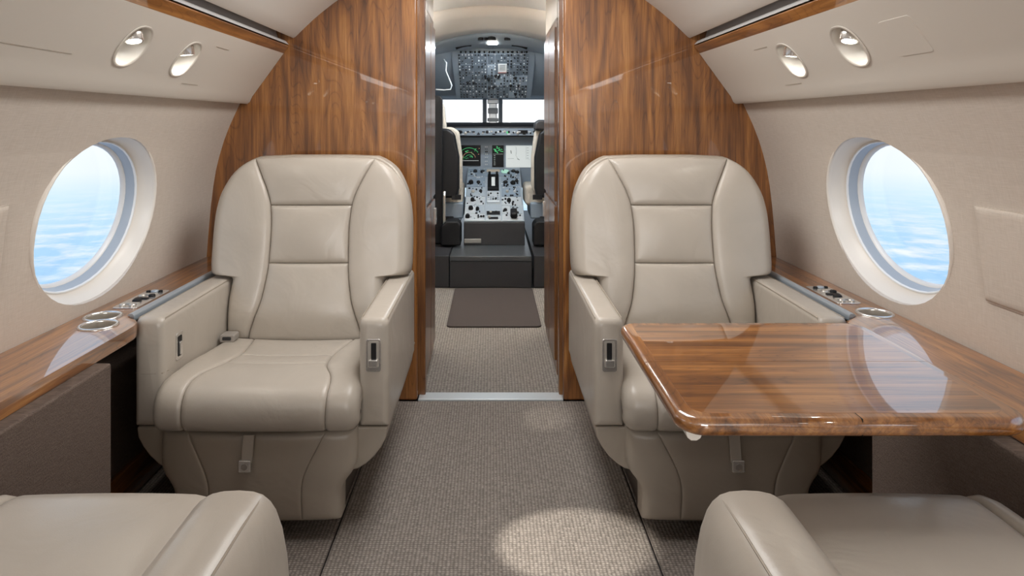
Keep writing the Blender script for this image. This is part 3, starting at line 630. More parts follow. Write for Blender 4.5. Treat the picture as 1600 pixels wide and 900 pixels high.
def near_seat(side, label):
    xc = .58; Wf = seat_frame(side, .927, -1, xc); nrm = lambda a, d, z_: Wf(a, d, z_) - Wf(0, 0, 0)
    root = empty('armchair', tuple(Wf(0, .3, 0)), label, 'armchair', 'leather cabin armchairs')
    MB().prism([(-.18, .06), (.15, .06), (.15, .60), (-.18, .60)], lambda a, d, t: Wf(a, d, t), -.003, .24).obj('pedestal', BRONZE, root, bevel=.006)
    MB().prism([(-.235, -.08), (.165, -.08), (.165, .62), (-.235, .62)], lambda a, d, t: Wf(a, d, t), .20, .40).obj('seat_pan', LEA2, root, bevel=.02)
    def arm(secs, seam_i, s_):
        rings = []
        n = len(secs); mid = (sum(a for a, z_ in secs)/n, .45)
        for d, g in [(0.0, .80), (.003, .90), (.009, .965), (.018, 1.0)] + [(.02+.07*k, 1.0) for k in range(1, 10)] + [(.66, .97)]:
            rings.append([Wf(mid[0]+(a-mid[0])*g, d - .018, .40+(z_-.40)*(1-(1-g)*.35)) for a, z_ in secs])
        ob = MB().loft(rings, True, True, True).obj('armrest', LEA, root, ang=80)
        a, z_ = secs[seam_i]
        pipe(Wf, [(a, .004, z_-.002)] + [(a, .02+.06*k, z_+.0004) for k in range(1, 10)], 'piping', ob, .0017)
        return ob
    x = lambda X: xc - X
    inb = [(x(.425), .22), (x(.423), .50), (x(.418), .555), (x(.409), .578), (x(.400), .588), (x(.388), .5955), (x(.372), .599), (x(.350), .600), (x(.330), .5985), (x(.316), .594), (x(.305), .585), (x(.297), .573), (x(.288), .548), (x(.281), .51), (x(.277), .46), (x(.274), .40), (x(.276), .30), (x(.285), .24), (x(.30), .21)]
    arm(inb, 9, 1)
    outb = [(-.235, .22), (-.235, .50), (-.238, .555), (-.246, .577), (-.262, .584), (-.280, .583), (-.294, .57), (-.30, .55), (-.302, .45), (-.302, .30), (-.295, .22)]
    arm(outb, 6, -1)
    # cushion
    path = [(.42, .486), (.30, .496), (.18, .504), (.06, .510), (-.06, .515), (-.135, .513), (-.172, .500), (-.195, .470), (-.200, .435), (-.19, .405), (-.17, .390)]
    cum = [0]
    for i in range(1, len(path)): cum.append(cum[-1] + math.hypot(path[i][0]-path[i-1][0], path[i][1]-path[i-1][1]))
    dp = [(c/cum[-1], p[0]) for c, p in zip(cum, path)]; zp = [(c/cum[-1], p[1]) for c, p in zip(cum, path)]
    def Cs(a, t):
        e = .004; t_ = min(max(t, e), 1-e)
        td, tz = interp(dp, t_+e)-interp(dp, t_-e), interp(zp, t_+e)-interp(zp, t_-e); l = math.hypot(td, tz)
        return Wf(a, interp(dp, t), interp(zp, t)), nrm(0, tz/l, -td/l)
    patch(Cs, lambda t: .166, lambda t: -.190, 0, 1, 22, 34, ((.07, .045), (.014, .012), (.02, .02), (.01, .01)), .07, puff=.006).obj('seat_panel', LEA, root, ang=80)
    patch(Cs, lambda t: -.190, lambda t: -.236, 0, 1, 14, 34, ((.014, .012), (.04, .03), (.02, .02), (.01, .01)), .07, puff=.004).obj('seat_side_bolster', LEA, root, ang=80)
    # backrest, fully reclined towards the rear
    def Rs(a, t): return Wf(a, t, .475 - .03*(t-.43)), nrm(0, 0, 1)
    patch(Rs, lambda t: .13, lambda t: -.13, .44, .70, 14, 14, ((.014, .012),)*4, .09, puff=.01).obj('lumbar_panel', LEA, root, ang=80)
    patch(Rs, lambda t: .13, lambda t: -.13, .705, 1.03, 14, 14, ((.014, .012),)*4, .09, puff=.01).obj('headrest_panel', LEA, root, ang=80)
    patch(Rs, lambda t: .132, lambda t: .155 + min(.13, max(0, (t-.66)*2)), .44, 1.0, 12, 22, ((.014, .012), (.04, .04), (.02, .02), (.05, .05)), .09).obj('side_bolster', LEA, root, ang=80)
    patch(Rs, lambda t: -.132, lambda t: -.22 - min(.07, max(0, (t-.66)*2)), .44, 1.0, 12, 22, ((.014, .012), (.04, .04), (.02, .02), (.05, .05)), .09).obj('side_bolster', LEA, root, ang=80)
    MB().prism(rrect(-.20, .20, .44, 1.0, .05), lambda a, d, t: Wf(a, d, t), .33, .40).obj('backrest_shell', LEA2, root, bevel=.02)
    return root
near_seat(-1, 'beige leather armchair facing away, cropped at the bottom left corner of the picture')
near_seat(1, 'beige leather armchair facing away, cropped at the bottom right corner below the table')

# ================================================================ TABLE
tb = empty('folding_table', (.555, 1.265, 0.632), 'glossy walnut folding table pulled out from the right ledge', 'table')
x0, x1, yf, ym, yb = .284, .826, 1.016, 1.265, 1.518
for (a, b, rs, rin) in ((yf, ym-.0006, (.045, .045, 0, 0), (.03, .03, 0, 0)), (ym+.0006, yb, (0, 0, .05, .04), (0, 0, .03, .03))):
    mb = MB(); rg = []
    for z_, ins in [(.632, .0105), (.6335, .0055), (.637, .0018), (.642, 0), (.650, 0), (.6545, .0016), (.658, .0052), (.6596, .0085), (.660, .013)]:
        rg.append([(x, y, z_) for x, y in rrect(x0+ins, x1-ins, a+(ins if a == yf else 0), b-(ins if b == yb else 0), .04, 9, [max(r-ins, 0) for r in rs])])
    lf_ = mb.loft(rg, True, True, True).obj('table_leaf', WY, tb, ang=50)
    MB().prism(rrect(x0+.026, x1-.026, a+(.024 if a == yf else .0), b-(.024 if b == yb else .0), .03, 6, rin), lambda x, y, t: (x, y, t), .655, .6603).obj('veneer_inlay', WX, lf_, smooth=False)
MB().box(.5595, .5603, yf+.002, yf+.024, .634, .6605).obj('leaf_joint', BLACK, tb)
for y_ in (1.24, 1.42):
    MB().box(.36, .82, y_, y_+.03, .612, .632).obj('slide_rail', NICKEL, tb, bevel=.004)
    MB().box(.80, .934, y_-.005, y_+.035, .548, .575).obj('bracket', NICKEL, tb, bevel=.004)
    MB().box(.80, .82, y_-.003, y_+.033, .574, .614).obj('bracket', NICKEL, tb)
MB().prism([(.300, .632), (.328, .632), (.324, .619), (.318, .615), (.309, .615), (.303, .620)], lambda x, z_, t: (x, t, z_), 1.045, 1.075).obj('catch', TRIM, tb, bevel=.001)

# ================================================================ VESTIBULE
def cabinet(sd, xf, ya, yb, top, label):
    x2 = sd*.72; c = empty('galley_cabinet', (sd*.5, (ya+yb)/2, 0), label, 'cabinet')
    xa, xb = min(sd*xf, x2), max(sd*xf, x2)
    MB().box(xa, xb, ya, yb, 0, top).obj('body', WC, c, bevel=.004)
    n = 2; w = (yb-ya-.02)/n
    for k in range(n):
        y0 = ya+.01+k*w
        for z0, z1 in ((.06, .74), (.76, top-.04)):
            d = MB().box(sd*xf-.010, sd*xf+.010, y0+.006, y0+w-.006, z0, z1).obj('door', WC, c, bevel=.004)
            if z0 < .5 and k == 1: MB().box(sd*xf-sd*.010-.009, sd*xf-sd*.010+.009, y0+w-.05, y0+w-.03, (.62 if z0 < .5 else .84), (.70 if z0 < .5 else .93)).obj('handle', CHROME, d, bevel=.003)
    MB().box(min(sd*xf, sd*.72), max(sd*xf, sd*.72), ya, yb, top, 1.80).obj('upper_panel', CREAM, c, bevel=.004)
    return c
cabinet(-1, .283, 2.79, 3.29, 1.60, 'glossy dark walnut galley cabinet just inside the doorway on the left')
cabinet(1, .287, 2.96, 3.57, 1.57, 'glossy dark walnut closet just inside the doorway on the right')
vs_ = empty('wall_vestibule', (0, 3.6, 0), None, None, None, 'structure')
for sd in (-1, 1):
    MB().box(min(sd*.70, sd*.74), max(sd*.70, sd*.74), YB+.05, 4.53, 0, 1.80).obj('side_lining', CREAM, vs_)
# arched vestibule ceiling, lower at the cockpit end
def arch(zc, drop, hw, n=14): return [(hw*(2*i/n-1), zc - drop*(2*i/n-1)**2) for i in range(n+1)]
cv = MB()
rings = []
for y, zc, dr in ((YB+.04, 1.84, .16), (3.3, 1.835, .17), (3.9, 1.805, .18)):
    rings.append([(x, y, z_) for x, z_ in arch(zc, dr, .75)])
cv.loft(rings, False); 
vc = cv.obj('ceiling_vestibule', CEIL, kind='structure', label='arched cream vestibule ceiling before the cockpit'); vc.modifiers.new('s', 'SOLIDIFY').thickness = .02
cv = MB(); cv.loft([[(x, y, z_) for x, z_ in arch(zc, dr, .75)] for y, zc, dr in ((3.905, 1.800, .18), (4.2, 1.785, .20), (4.45, 1.755, .23), (4.56, 1.735, .25))], False)
c2 = cv.obj('arch_panel', CEIL, vc, ang=60); c2.modifiers.new('s', 'SOLIDIFY').thickness = .02
for x, y in ((-.17, 4.1), (.22, 4.12)):
    dl = empty('downlight', (x, y, 1.78), 'small round downlight in the vestibule ceiling, %s one' % ('left' if x < 0 else 'right'), 'lamp', 'vestibule downlights')
    MB().lathe([(.02, 0), (.02, .012)], Matrix.Translation((x, y, 1.785 - .2*(x/.75)**2)), 16).obj('lens', LENS, dl)
    MB().lathe([(.021, -.002), (.026, -.003), (.028, .01)], Matrix.Translation((x, y, 1.785 - .2*(x/.75)**2)), 16, False, False).obj('rim', CHROME, dl)
dm = MB().prism(rrect(-.245, .272, 3.65, 4.50, .03), lambda x, y, t: (x, y, t), -.001, .008).obj('door_mat', RUBBER, bevel=.003)
tag(dm, 'dark brown mat on the floor before the cockpit step', 'mat')

# ================================================================ COCKPIT
st = empty('cockpit_step', (0, 4.53, 0), 'black step up to the cockpit floor behind the mat', 'step')
MB().box(-.28, .27, 4.53, 4.60, 0, .178).obj('riser', DARK, st, bevel=.004)
MB().box(-.28, .27, 4.525, 6.9, .180, .213).obj('tread', mat('cockpit_floor', (.05, .055, .06), .35), st, bevel=.004)
# shell
cs = empty('wall_cockpit', (0, 5.5, 0), None, None, None, 'structure')
for sd in (-1, 1):
    MB().box(min(sd*.285, sd*.95), max(sd*.285, sd*.95), 4.54, 6.9, 0, .213).obj('side_platform', DARK, cs, bevel=.004)
    # sidewall with a side-window opening left between two pieces
    MB().box(min(sd*.95, sd*.99), max(sd*.95, sd*.99), 4.53, 6.9, 0, 1.02).obj('sidewall', PANEL, cs)
    MB().box(min(sd*.95, sd*.99), max(sd*.95, sd*.99), 4.53, 5.25, 1.02, 1.36).obj('sidewall', PANEL, cs)
    MB().box(min(sd*.95, sd*.99), max(sd*.95, sd*.99), 6.35, 6.9, 1.02, 1.36).obj('sidewall', PANEL, cs)
    MB().box(min(sd*.95, sd*.99), max(sd*.95, sd*.99), 4.53, 6.9, 1.34, 1.75).obj('sidewall', PANEL, cs)
    MB().box(min(sd*.74, sd*.99), max(sd*.74, sd*.99), 4.50, 4.55, 0, 1.85).obj('bulkhead', PANEL, cs)
    MB().box(min(sd*.968, sd*.972), max(sd*.968, sd*.972), 5.25, 6.35, 1.02, 1.34).obj('side_pane', GLASS, cs)
# ceiling lining: slopes down from the arch to the overhead panel
cl = MB(); cl.loft([[(x, y, z_) for x, z_ in arch(zc, dr, .96, 20)] for y, zc, dr in ((4.555, 1.745, .40), (4.70, 1.715, .38), (4.85, 1.69, .34), (4.98, 1.675, .28), (5.02, 1.69, .25), (5.50, 1.352, .02), (5.56, 1.345, .0), (6.30, 1.345, 0), (6.35, 1.345, 0))], False)
co_ = cl.obj('ceiling_cockpit', PANEL, kind='structure', ang=40, label='blue-grey cockpit ceiling lining'); co_.modifiers.new('s', 'SOLIDIFY').thickness = .015
MB().box(-1, 1, 4.5, 6.9, 1.87, 1.89).obj('roof_skin', PANEL, co_)
MB().box(-1, 1, 6.30, 6.9, 1.345, 1.87).obj('forward_fill', PANEL, co_)
MB().box(-1, 1, 4.53, 4.56, 1.75, 1.88).obj('arch_lintel', PANEL, co_)
# cockpit ceiling fittings
for sd in (-1, 1):
    v = MB().tube([(sd*(.145+.028*k), 4.86, 1.668-.0045*k*k*.35) for k in range(5)], .010, 8).obj('air_outlet', BLACK); tag(v, 'slim black air slot on the %s of the cockpit ceiling' % ('left' if sd < 0 else 'right'), 'vent', 'cockpit air slots')
dl = MB().prism(rrect(-.03, .045, 4.80, 4.85, .01), lambda x, y, t: (x, y, t), 1.668, 1.70).obj('dome_light', LENS, bevel=.004); tag(dl, 'small white dome light at the top of the cockpit ceiling', 'lamp')
for i, (x, w) in enumerate(((-.075, .02), (-.04, .012), (.0, .03), (.11, .022))):
    k = MB().lathe([(w, 1.662), (w, 1.69), (w*.9, 1.70)], Matrix.Translation((x, 4.70, .02)), 14).obj('fitting', BLACK, co_)

# overhead switch panel: tilted slab; local frame u across, v up its face
OB, OT = Vector((0, 5.47, 1.318)), Vector((0, 5.02, 1.668))
od = (OT-OB); ol = od.length; ov = od.normalized(); on = Vector((0, ov.z, -ov.y)) * -1
on = Vector((0, -ov.z, ov.y)); on = on if on.y < 0 else -on     # faces the cabin and downwards
of = lambda u, v, n: OB + Vector((u, 0, 0)) + ov*v + on*n
oh = empty('overhead_panel', tuple(OB), 'overhead panel crowded with switches and knobs above the windscreen', 'control panel')
XO = .012
MB().loft([[of(x*k+XO, v, n) for x, v in ((-.290, 0), (.298, 0), (.315, ol), (-.312, ol))] for k, n in ((1.04, -.02), (1.03, .010), (1.0, .014))], True, True, True).obj('housing', PANEL, oh, bevel=.008)
def ohb(name, u0, u1, v0, v1, n0, n1, m, par=oh, **kw):
    return MB().loft([[of(u+XO, v, n) for u, v in ((u0, v0), (u1, v0), (u1, v1), (u0, v1))] for n in (n0, n1)], True, True, True).obj(name, m, par, smooth=False, **kw)
cols = [(-.262, -.155), (-.150, -.045), (-.040, .012), (.017, .125), (.130, .205), (.210, .268)]
rows = [(.012, .075), (.080, .150), (.155, .265), (.270, .385), (.395, .455)]
for (u0, u1) in cols:
    for (v0, v1) in rows: ohb('switch_module', u0, u1, v0*ol/.553+0, min(v1*ol/.553*1.0+.04*(v1 > .45), ol-.012), .012, .017, PANEL2 if random.random() < .75 else PANEL)
kn, lb, tg = MB(), MB(), MB()
Mo = Matrix((Vector((1, 0, 0)).to_4d(), ov.to_4d(), on.to_4d(), (0, 0, 0, 1))).transposed(); Mo[3][3] = 1
for r in range(17):
    v = .022 + r*(ol-.05)/16
    for c in range(22):
        u = -.255 + c*.0245
        if .02 < u < .112 and .295 < v < .42: continue
        if random.random() < .16: continue
        rr = random.choice((.0042, .0055, .0068)); Mt = Matrix.Translation(of(u+XO, v, .017)) @ Mo.to_3x3().to_4x4()
        z_ = random.random()
        if z_ < .55: kn.lathe([(rr, 0), (rr, .006), (rr*.7, .010)], Mt, 7)
        elif z_ < .80: lb.box(-rr, rr, -rr*.5, rr*.5, 0, .001, Mt)
        else: tg.box(-rr*.8, rr*.8, -rr*.8, rr*.8, 0, .005, Mt)
        if random.random() < .5: lb.box(-rr*.9, rr*.9, rr*1.35, rr*1.75, 0, .0008, Mt)
kn.obj('knobs', BLACK, oh, kind='stuff', smooth=False); lb.obj('markings', GLABEL, oh, kind='stuff', smooth=False); tg.obj('push_buttons', SILVER, oh, kind='stuff', smooth=False)
pc = ohb('placard', .038, .104, .315, .410, .017, .020, GLABEL)
pc.data.materials.clear(); pc.data.materials.append(mat('placard_paper', (.60, .63, .63), .6))
for k in range(4): ohb('print_line', .050, .092, .392-.016*k, .3955-.016*k, .020, .0206, SGRY, pc)
ohb('red_line', .040, .102, .309, .316, .017, .0205, REDM)
for i, (u, v, r_) in enumerate(((-.035, .21, .012), (.02, .24, .010), (.045, .24, .010), (-.06, .235, .009), (.14, .14, .010), (.175, .22, .010), (.2, .14, .009), (-.2, .17, .010), (-.15, .17, .009), (.0, .12, .009), (-.03, .12, .009), (.18, .05, .011))):
    MB().lathe([(r_*1.3, 0), (r_, .003), (r_*.85, .014), (r_*.6, .015)], Matrix.Translation(of(u+XO, v*ol/.40*.8, .017)) @ Mo.to_3x3().to_4x4(), 12).obj('rotary_knob', BLACK, oh)
for k in range(15):
    MB().lathe([(.008, 0), (.0065, .004), (.0055, .012)], Matrix.Translation(of(-.24+k*.035+XO, ol-.028, .017)) @ Mo.to_3x3().to_4x4(), 8).obj('rotary_knob', BLACK, oh)
# row of small knobs on the lining above the panel
for k in range(9):
    u = -.15 + k*.0375
    o = MB().lathe([(.008, 0), (.007, .008), (.004, .010)], Matrix.Translation((u+XO, 4.955, 1.672)) @ Matrix.Rotation(R(180), 4, 'X'), 8).obj('rotary_knob', BLACK, oh)

# windscreen
ws = empty('window_windscreen', (0, 6.3, 1.1), 'cockpit windscreen with a grey centre post', None, None, 'structure')
MB().box(-1, 1, 6.27, 6.33, 1.325, 1.36).obj('header', PANEL, ws, bevel=.004)
MB().box(-1, 1, 6.20, 6.9, 1.00, 1.105).obj('sill', DARK, ws)
MB().box(-.082, -.045, 6.24, 6.32, 1.08, 1.345).obj('centre_post', PANEL, ws, bevel=.006)
MB().box(.066, .102, 6.24, 6.32, 1.08, 1.345).obj('centre_post', PANEL, ws, bevel=.006)
cpst = MB().box(-.022, .048, 6.10, 6.16, 1.10, 1.345).obj('compass_column', SILVER, ws, bevel=.008)
for z0, z1, w in ((1.28, 1.32, .05), (1.19, 1.24, .045), (1.12, 1.15, .05)):
    MB().box(.013-w, .013+w, 6.07, 6.11, z0, z1).obj('compass_part', SILVER if z0 > 1.25 else CONS, cpst, bevel=.006)
for sd in (-1, 1):
    MB().box(min(sd*.84, sd*.90), max(sd*.84, sd*.90), 6.25, 6.33, 1.0, 1.36).obj('corner_post', PANEL, ws)
    MB().box(min(.102 if sd > 0 else -.84, -.082), max(-.082, .84 if sd > 0 else -.84), 6.279, 6.284, 1.10, 1.33).obj('pane', GLASS, ws) if sd < 0 else MB().box(.102, .84, 6.279, 6.284, 1.10, 1.33).obj('pane', GLASS, ws)

# instrument panel with glareshield
ip = empty('instrument_panel', (0, 5.8, .7), 'cockpit instrument panel with three lit displays below the glareshield', 'control panel')
MB().box(-.94, .94, 5.80, 5.86, .55, .985).obj('panel_face', PANEL, ip, bevel=.004)
MB().prism([(5.62, .985), (5.60, 1.00), (5.60, 1.075), (5.64, 1.092), (6.22, 1.112), (6.22, .98)], lambda y, z_, t: (t, y, z_), -.94, .94).obj('glareshield', DARK, ip, bevel=.01)
MB().box(-.40, .43, 5.592, 5.602, 1.002, 1.062).obj('guidance_panel', PANEL, ip, bevel=.003)
for k in range(22):
    x = -.36 + k*.036; r_ = random.choice((.007, .010, .013)) if random.random() < .8 else .005
    MB().lathe([(r_, 0), (r_*.9, .010), (r_*.5, .013)], Matrix.Translation((x, 5.592, 1.03 + random.uniform(-.008, .008))) @ Matrix.Rotation(R(90), 4, 'X'), 10).obj('knob', random.choice((BLACK, BLACK, NICKEL)), ip)
for x0, x1 in ((-.30, -.255), (.22, .30)): MB().box(x0, x1, 5.588, 5.594, 1.018, 1.046).obj('readout', SBLK, ip)
MB().lathe([(.009, 0), (.009, .004)], Matrix.Translation((.132, 5.592, 1.028)) @ Matrix.Rotation(R(90), 4, 'X'), 12).obj('lit_button', GREEN, ip)
s_b = 5.8/1055
def scr(name, px0, px1, py0, py1, m, par, y=5.797, th=.004, **kw):
    k = y/1055
    return MB().box((px0-768)*k, (px1-768)*k, y-th, y, H+(192-py1)*k, H+(192-py0)*k).obj(name, m, par, smooth=False, **kw)
def line(par, pts, m, r=.0012, y=5.787):
    k = y/1055; return MB().tube([((px-768)*k, y, H+(192-py)*k) for px, py in pts], r, 4).obj('screen_trace', m, par)
d1 = scr('display', 690, 751, 227, 259, SBLK, ip, label='dark display with green arcs'); 
def arcp(cx_, cy_, r, a0, a1, n=14): return [(cx_+r*math.cos(R(lerp(a0, a1, k/n))), cy_-r*math.sin(R(lerp(a0, a1, k/n)))) for k in range(n+1)]
line(d1, arcp(733, 248, 17, 35, 150), GREEN, .0016); line(d1, arcp(733, 248, 10, 10, 175), MAG, .0016); line(d1, arcp(733, 248, 6, 20, 160), GREEN, .0014)
line(d1, [(722, 251), (748, 251)], WHT, .0018)
for _ in range(16):
    a, b = random.uniform(722, 744), random.uniform(232, 249); line(d1, [(a, b), (a+random.uniform(.6, 3), b+random.uniform(-1, 1))], GREEN, .0022)
for a, b in ((748, 232), (747, 241)): line(d1, [(a, b), (a+1.5, b)], MAG, .003)
d2 = scr('display', 769, 787, 227, 261, SBLK, ip, label='narrow dark display with a green map at its top')
for _ in range(22):
    a, b = random.uniform(771, 784), random.uniform(228.5, 239); line(d2, [(a, b), (a+random.uniform(1, 3), b+random.uniform(-1.5, 1.5))], GREEN, .003)
for k in range(6): line(d2, [(771.5, 243+k*2.9), (774, 243+k*2.9)], WHT, .0018)
line(d2, [(770.5, 240.8), (786, 240.8)], WHT, .001)
d3 = scr('display', 790.5, 833, 227.5, 261.5, WHT, ip, label='pale display showing a chart')
line(d3, [(806, 229), (807, 236), (806, 243), (809, 248), (811, 249)], SGRY, .0011); line(d3, [(793, 248), (803, 247.6)], SGRY, .0011); line(d3, [(798, 235), (799, 240)], SGRY, .0035); line(d3, [(808, 248), (812, 250)], SGRY, .002)
for k in range(5): line(d3, [(823, 231+k*4), (826, 231+k*4)], SGRY, .0018)
line(d3, [(822, 229), (822, 249), (828, 249)], SGRY, .0008)
for y_ in (229.5, 233, 237, 241, 246, 252, 257): 
    for x_ in (758.5, 761): 
        k = 5.79/1055; MB().lathe([(.006 if y_ in (237, 241) else .0035, 0), (.004, .008)], Matrix.Translation(((x_-768)*k, 5.798, H+(192-y_)*k)) @ Matrix.Rotation(R(90), 4, 'X'), 8).obj('knob', BLACK if y_ in (237, 233) else SILVER, ip)

# centre console: black riser, sloping deck with modules
cc = empty('centre_console', (0, 5.3, .213), 'centre console of levers, knobs and silver panels between the pilot seats', 'console')
c0, c1 = Vector((0, 4.93, .383)), Vector((0, 5.76, .725))
cvd = (c1-c0); clen = cvd.length; cvv = cvd.normalized(); cnn = Vector((0, -cvv.z, cvv.y))
XC = .014
MB().prism([(4.93, .213), (4.93, .378), (4.935, .383), (5.76, .722), (5.79, .722), (5.79, .213)], lambda y, z_, t: (t, y, z_), XC-.217, XC+.229).obj('pedestal_body', DARK, cc, bevel=.004)
cfm = lambda u, v, n: c0 + Vector((u+XC, 0, 0)) + cvv*v + cnn*n
Mc = Matrix(((1, cvv.x, cnn.x), (0, cvv.y, cnn.y), (0, cvv.z, cnn.z))).to_4x4()
def cb(name, u0, u1, v0, v1, n0, n1, m, par=cc, bevel=.002):
    return MB().box(u0, u1, v0, v1, n0, n1, Matrix.Translation(c0 + Vector((XC, 0, 0))) @ Mc).obj(name, m, par, bevel=bevel)
def ck(u, v, r, h, m, n0=.008):
    return MB().lathe([(r, 0), (r*.95, h*.7), (r*.6, h)], Matrix.Translation(cfm(u, v, n0)) @ Mc, 12).obj('knob', m, cc)
cb('deck_plate', -.216, .227, .004, clen-.01, 0, .006, CONS)
for (u0, u1, v0, v1, m) in ((-.215, -.065, .01, .10, SILVER), (.065, .215, .01, .10, SILVER), (-.055, .055, .01, .07, SILVER), (-.055, .055, .08, .15, CONS), (-.215, -.13, .11, .22, SILVER), (-.12, -.065, .11, .22, CONS),
                            (.065, .125, .11, .22, SILVER), (.13, .215, .11, .22, CONS), (-.215, -.065, .235, .36, SILVER), (.065, .215, .235, .36, SILVER), (-.215, -.065, .375, .52, CONS), (.065, .215, .375, .52, PANEL),
                            (-.215, -.065, .535, .70, PANEL), (.065, .215, .535, .70, PANEL), (-.22, .22, .72, .86, PANEL)):
    cb('console_module', max(u0, -.212), u1, v0, v1, .004, .011, m)
cb('lever_quadrant', -.045, .045, .47, .72, .004, .030, BLACK, bevel=.004)
for u in (-.03, .03): cb('thrust_lever', u-.010, u+.010, .62, .66, .02, .085, BLACK, bevel=.004)
cb('lit_readout', -.014, .014, .51, .66, .028, .033, WHT, bevel=.001)
cb('keypad', -.050, .050, .26, .42, .004, .028, SILVER, bevel=.004)
for r_ in range(4):
    for c_ in range(5): cb('key', -.044+c_*.018, -.031+c_*.018, .285+r_*.030, .303+r_*.030, .026, .033, random.choice((CONS, SGRY, SILVER)), bevel=.001)
for u, v, r_, h, m in ((-.16, .30, .016, .03, BLACK), (.12, .29, .016, .03, BLACK), (-.19, .05, .018, .03, BLACK), (-.12, .16, .014, .028, BLACK), (.09, .15, .014, .02, BLACK), (-.03, .045, .012, .02, NICKEL), (.02, .12, .014, .014, BLACK), (-.02, .12, .01, .014, NICKEL),
                       (-.17, .17, .018, .03, BLACK), (-.10, .45, .013, .02, BLACK), (-.16, .44, .016, .02, NICKEL), (.11, .44, .013, .02, NICKEL), (.17, .44, .013, .02, SILVER), (.10, .60, .018, .02, BLACK), (.16, .58, .020, .03, BLACK), (.19, .62, .016, .02, BLACK),
                       (-.12, .60, .016, .02, BLACK), (-.18, .59, .020, .03, BLACK), (-.09, .055, .009, .015, BLACK), (.02, .30, .010, .03, BLACK)): ck(u, v, r_, h, m)
sw, sl = MB(), MB()
Mcc = lambda u, v: Matrix.Translation(cfm(u, v, .010)) @ Mc
for _ in range(150):
    u, v = random.choice((-1, 1))*random.uniform(.07, .205), random.uniform(.02, .84)
    a = random.uniform(.003, .008); b = random.uniform(.003, .010); h = random.uniform(.003, .012)
    (sw if random.random() < .6 else sl).box(-a, a, -b, b, 0, h, Mcc(u, v))
sw.obj('small_switches', BLACK, cc, kind='stuff', smooth=False); sl.obj('small_labels', SILVER, cc, kind='stuff', smooth=False)
for k in range(18):
    u = -.36+k*.042
    MB().box(u-.012, u+.012, 5.586, 5.593, 1.010+(.018 if k % 3 else 0), 1.018+(.020 if k % 3 else 0)).obj('switch', random.choice((BLACK, SBLK, SILVER)), ip)
tr = cb('hand_controller', .125, .175, .02, .11, .01, .06, BLACK, bevel=.015)
cb('slot_panel', -.05, .05, .085, .135, .010, .016, BLACK); cb('slot_panel', -.035, .035, .02, .05, .010, .016, BLACK)
gd = MB().lathe([(.034, 0), (.034, .006)], Matrix.Translation(cfm(.10, .80, .010)) @ Mc, 20).obj('round_gauge', mat('gauge_green', (.25, .42, .36), .4, emit=((.4, .7, .55), .3)), cc)
cb('caution_label', -.055, .055, .79, .84, .010, .014, mat('warm_label', (.60, .50, .38), .5))
for u, v in ((-.09, .79), (-.15, .80), (.17, .80), (.20, .78)): ck(u, v, .018, .02, BLACK)
MB().box(-.20, -.075, 4.920, 4.932, .228, .262).obj('placard', mat('ivory_label', (.28, .27, .25), .5), cc, bevel=.006)

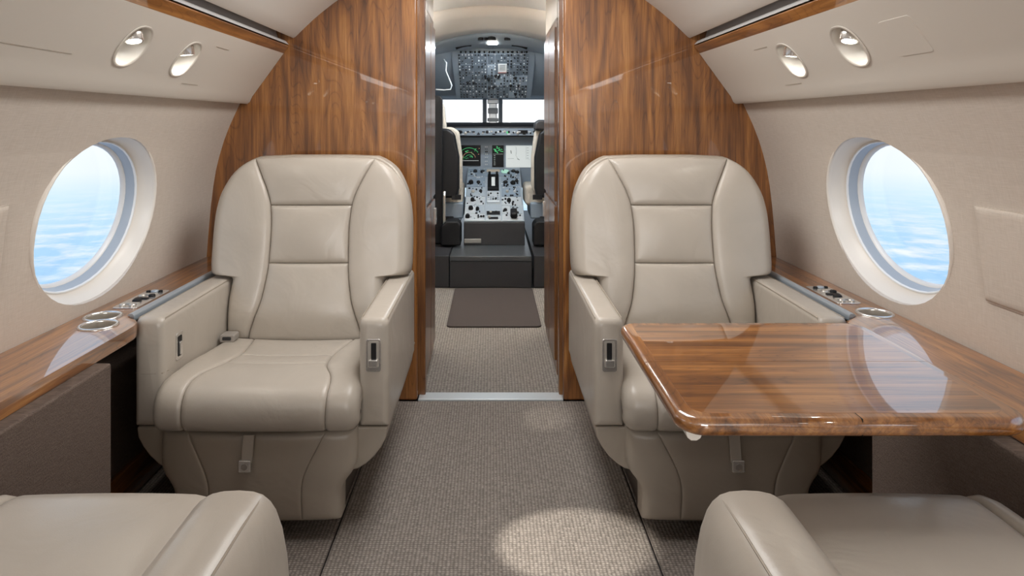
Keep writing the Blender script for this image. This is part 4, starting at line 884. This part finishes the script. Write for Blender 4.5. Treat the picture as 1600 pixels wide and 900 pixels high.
# pilot seats
def pilot(sd, label):
    xi = .225 if sd < 0 else .305       # inner edge of the back as it stands
    g = lambda a, d, z_: Vector((sd*(xi+a), 5.0+d, z_))
    r_ = empty('pilot_seat', tuple(g(.22, .2, .213)), label, 'seat', 'pilot seats')
    bp_ = lambda pts, m, nm, d0, d1, bv=.012, **kw: MB().prism(pts, lambda a, z_, t: g(a, t, z_), d0, d1).obj(nm, m, r_, bevel=bv, **kw)
    bp_([(.03, .55), (.40, .55), (.42, .9), (.38, 1.055), (.10, 1.065), (.05, 1.03), (.015, .85), (.015, .62)], BLACK, 'back_shell', 0, .10, .02)
    bp_([(.012, .58), (.41, .58), (.43, .9), (.40, 1.07), (.07, 1.075), (.02, 1.04), (-.004, .85), (-.006, .64)], FLEECE, 'sheepskin_back', .085, .17, .02, label='cream sheepskin cover on the pilot seat back')
    if sd < 0: bp_([(.11, 1.05), (.33, 1.05), (.33, 1.25), (.27, 1.29), (.17, 1.28), (.13, 1.24)], FLEECE, 'headrest', .04, .13, .02)
    else: bp_([(.01, 1.05), (.22, 1.05), (.22, 1.10), (.17, 1.13), (.05, 1.13), (.015, 1.11)], DARK, 'headrest', .02, .13, .02)
    if sd < 0: bp_([(.135, .22), (.22, .22), (.22, 1.30), (.20, 1.315), (.15, 1.305), (.135, 1.28)], BLACK, 'headrest_pole', -.05, -.005, .01)
    MB().prism([(.18, .47), (.62, .45), (.70, .50), (.70, .58), (.62, .62), (.18, .63)], lambda d, z_, t: g(t, d, z_), (-.002 if sd < 0 else -.045), .42).obj('seat_cushion', FLEECE, r_, bevel=.03, label='cream sheepskin seat cushion')
    bp_([(-.01, .38), (.42, .38), (.42, .50), (-.01, .50)], PANEL, 'seat_frame', .12, .60)
    bp_([(.06, .213), (.36, .213), (.36, .40), (.06, .40)], BLACK, 'pedestal', .05, .55)
    bp_([(-.005, .225), (.14, .225), (.14, .36), (.10, .40), (.02, .40), (-.005, .37)], BLACK, 'storage_pocket', -.16, .02)
    if sd < 0: MB().tube([g(.12, -.055, .33), g(.12, -.075, .35), g(.12, -.075, .58), g(.12, -.055, .60)], .010, 8).obj('grab_handle', NICKEL, r_)
    MB().box(min(g(.0, 0, 0).x, g(.07, 0, 0).x), max(g(.0, 0, 0).x, g(.07, 0, 0).x), 4.985, 5.0, .54, .575).obj('arm_bracket', BLACK, r_)
    return r_
pilot(-1, 'black pilot seat with cream sheepskin cover left of the console')
pilot(1, 'black pilot seat with cream sheepskin cover right of the console')
# headset cord hanging at upper left of the cockpit
cd = MB().tube([(-.37, 5.1, 1.60), (-.34, 5.1, 1.56), (-.345, 5.1, 1.50), (-.32, 5.1, 1.44), (-.30, 5.1, 1.39), (-.31, 5.1, 1.36), (-.36, 5.1, 1.355), (-.42, 5.1, 1.36)], .005, 8).obj('headset_cord', SILVER)
tag(cd, 'pale curved hose hanging at the upper left of the cockpit', 'cord')
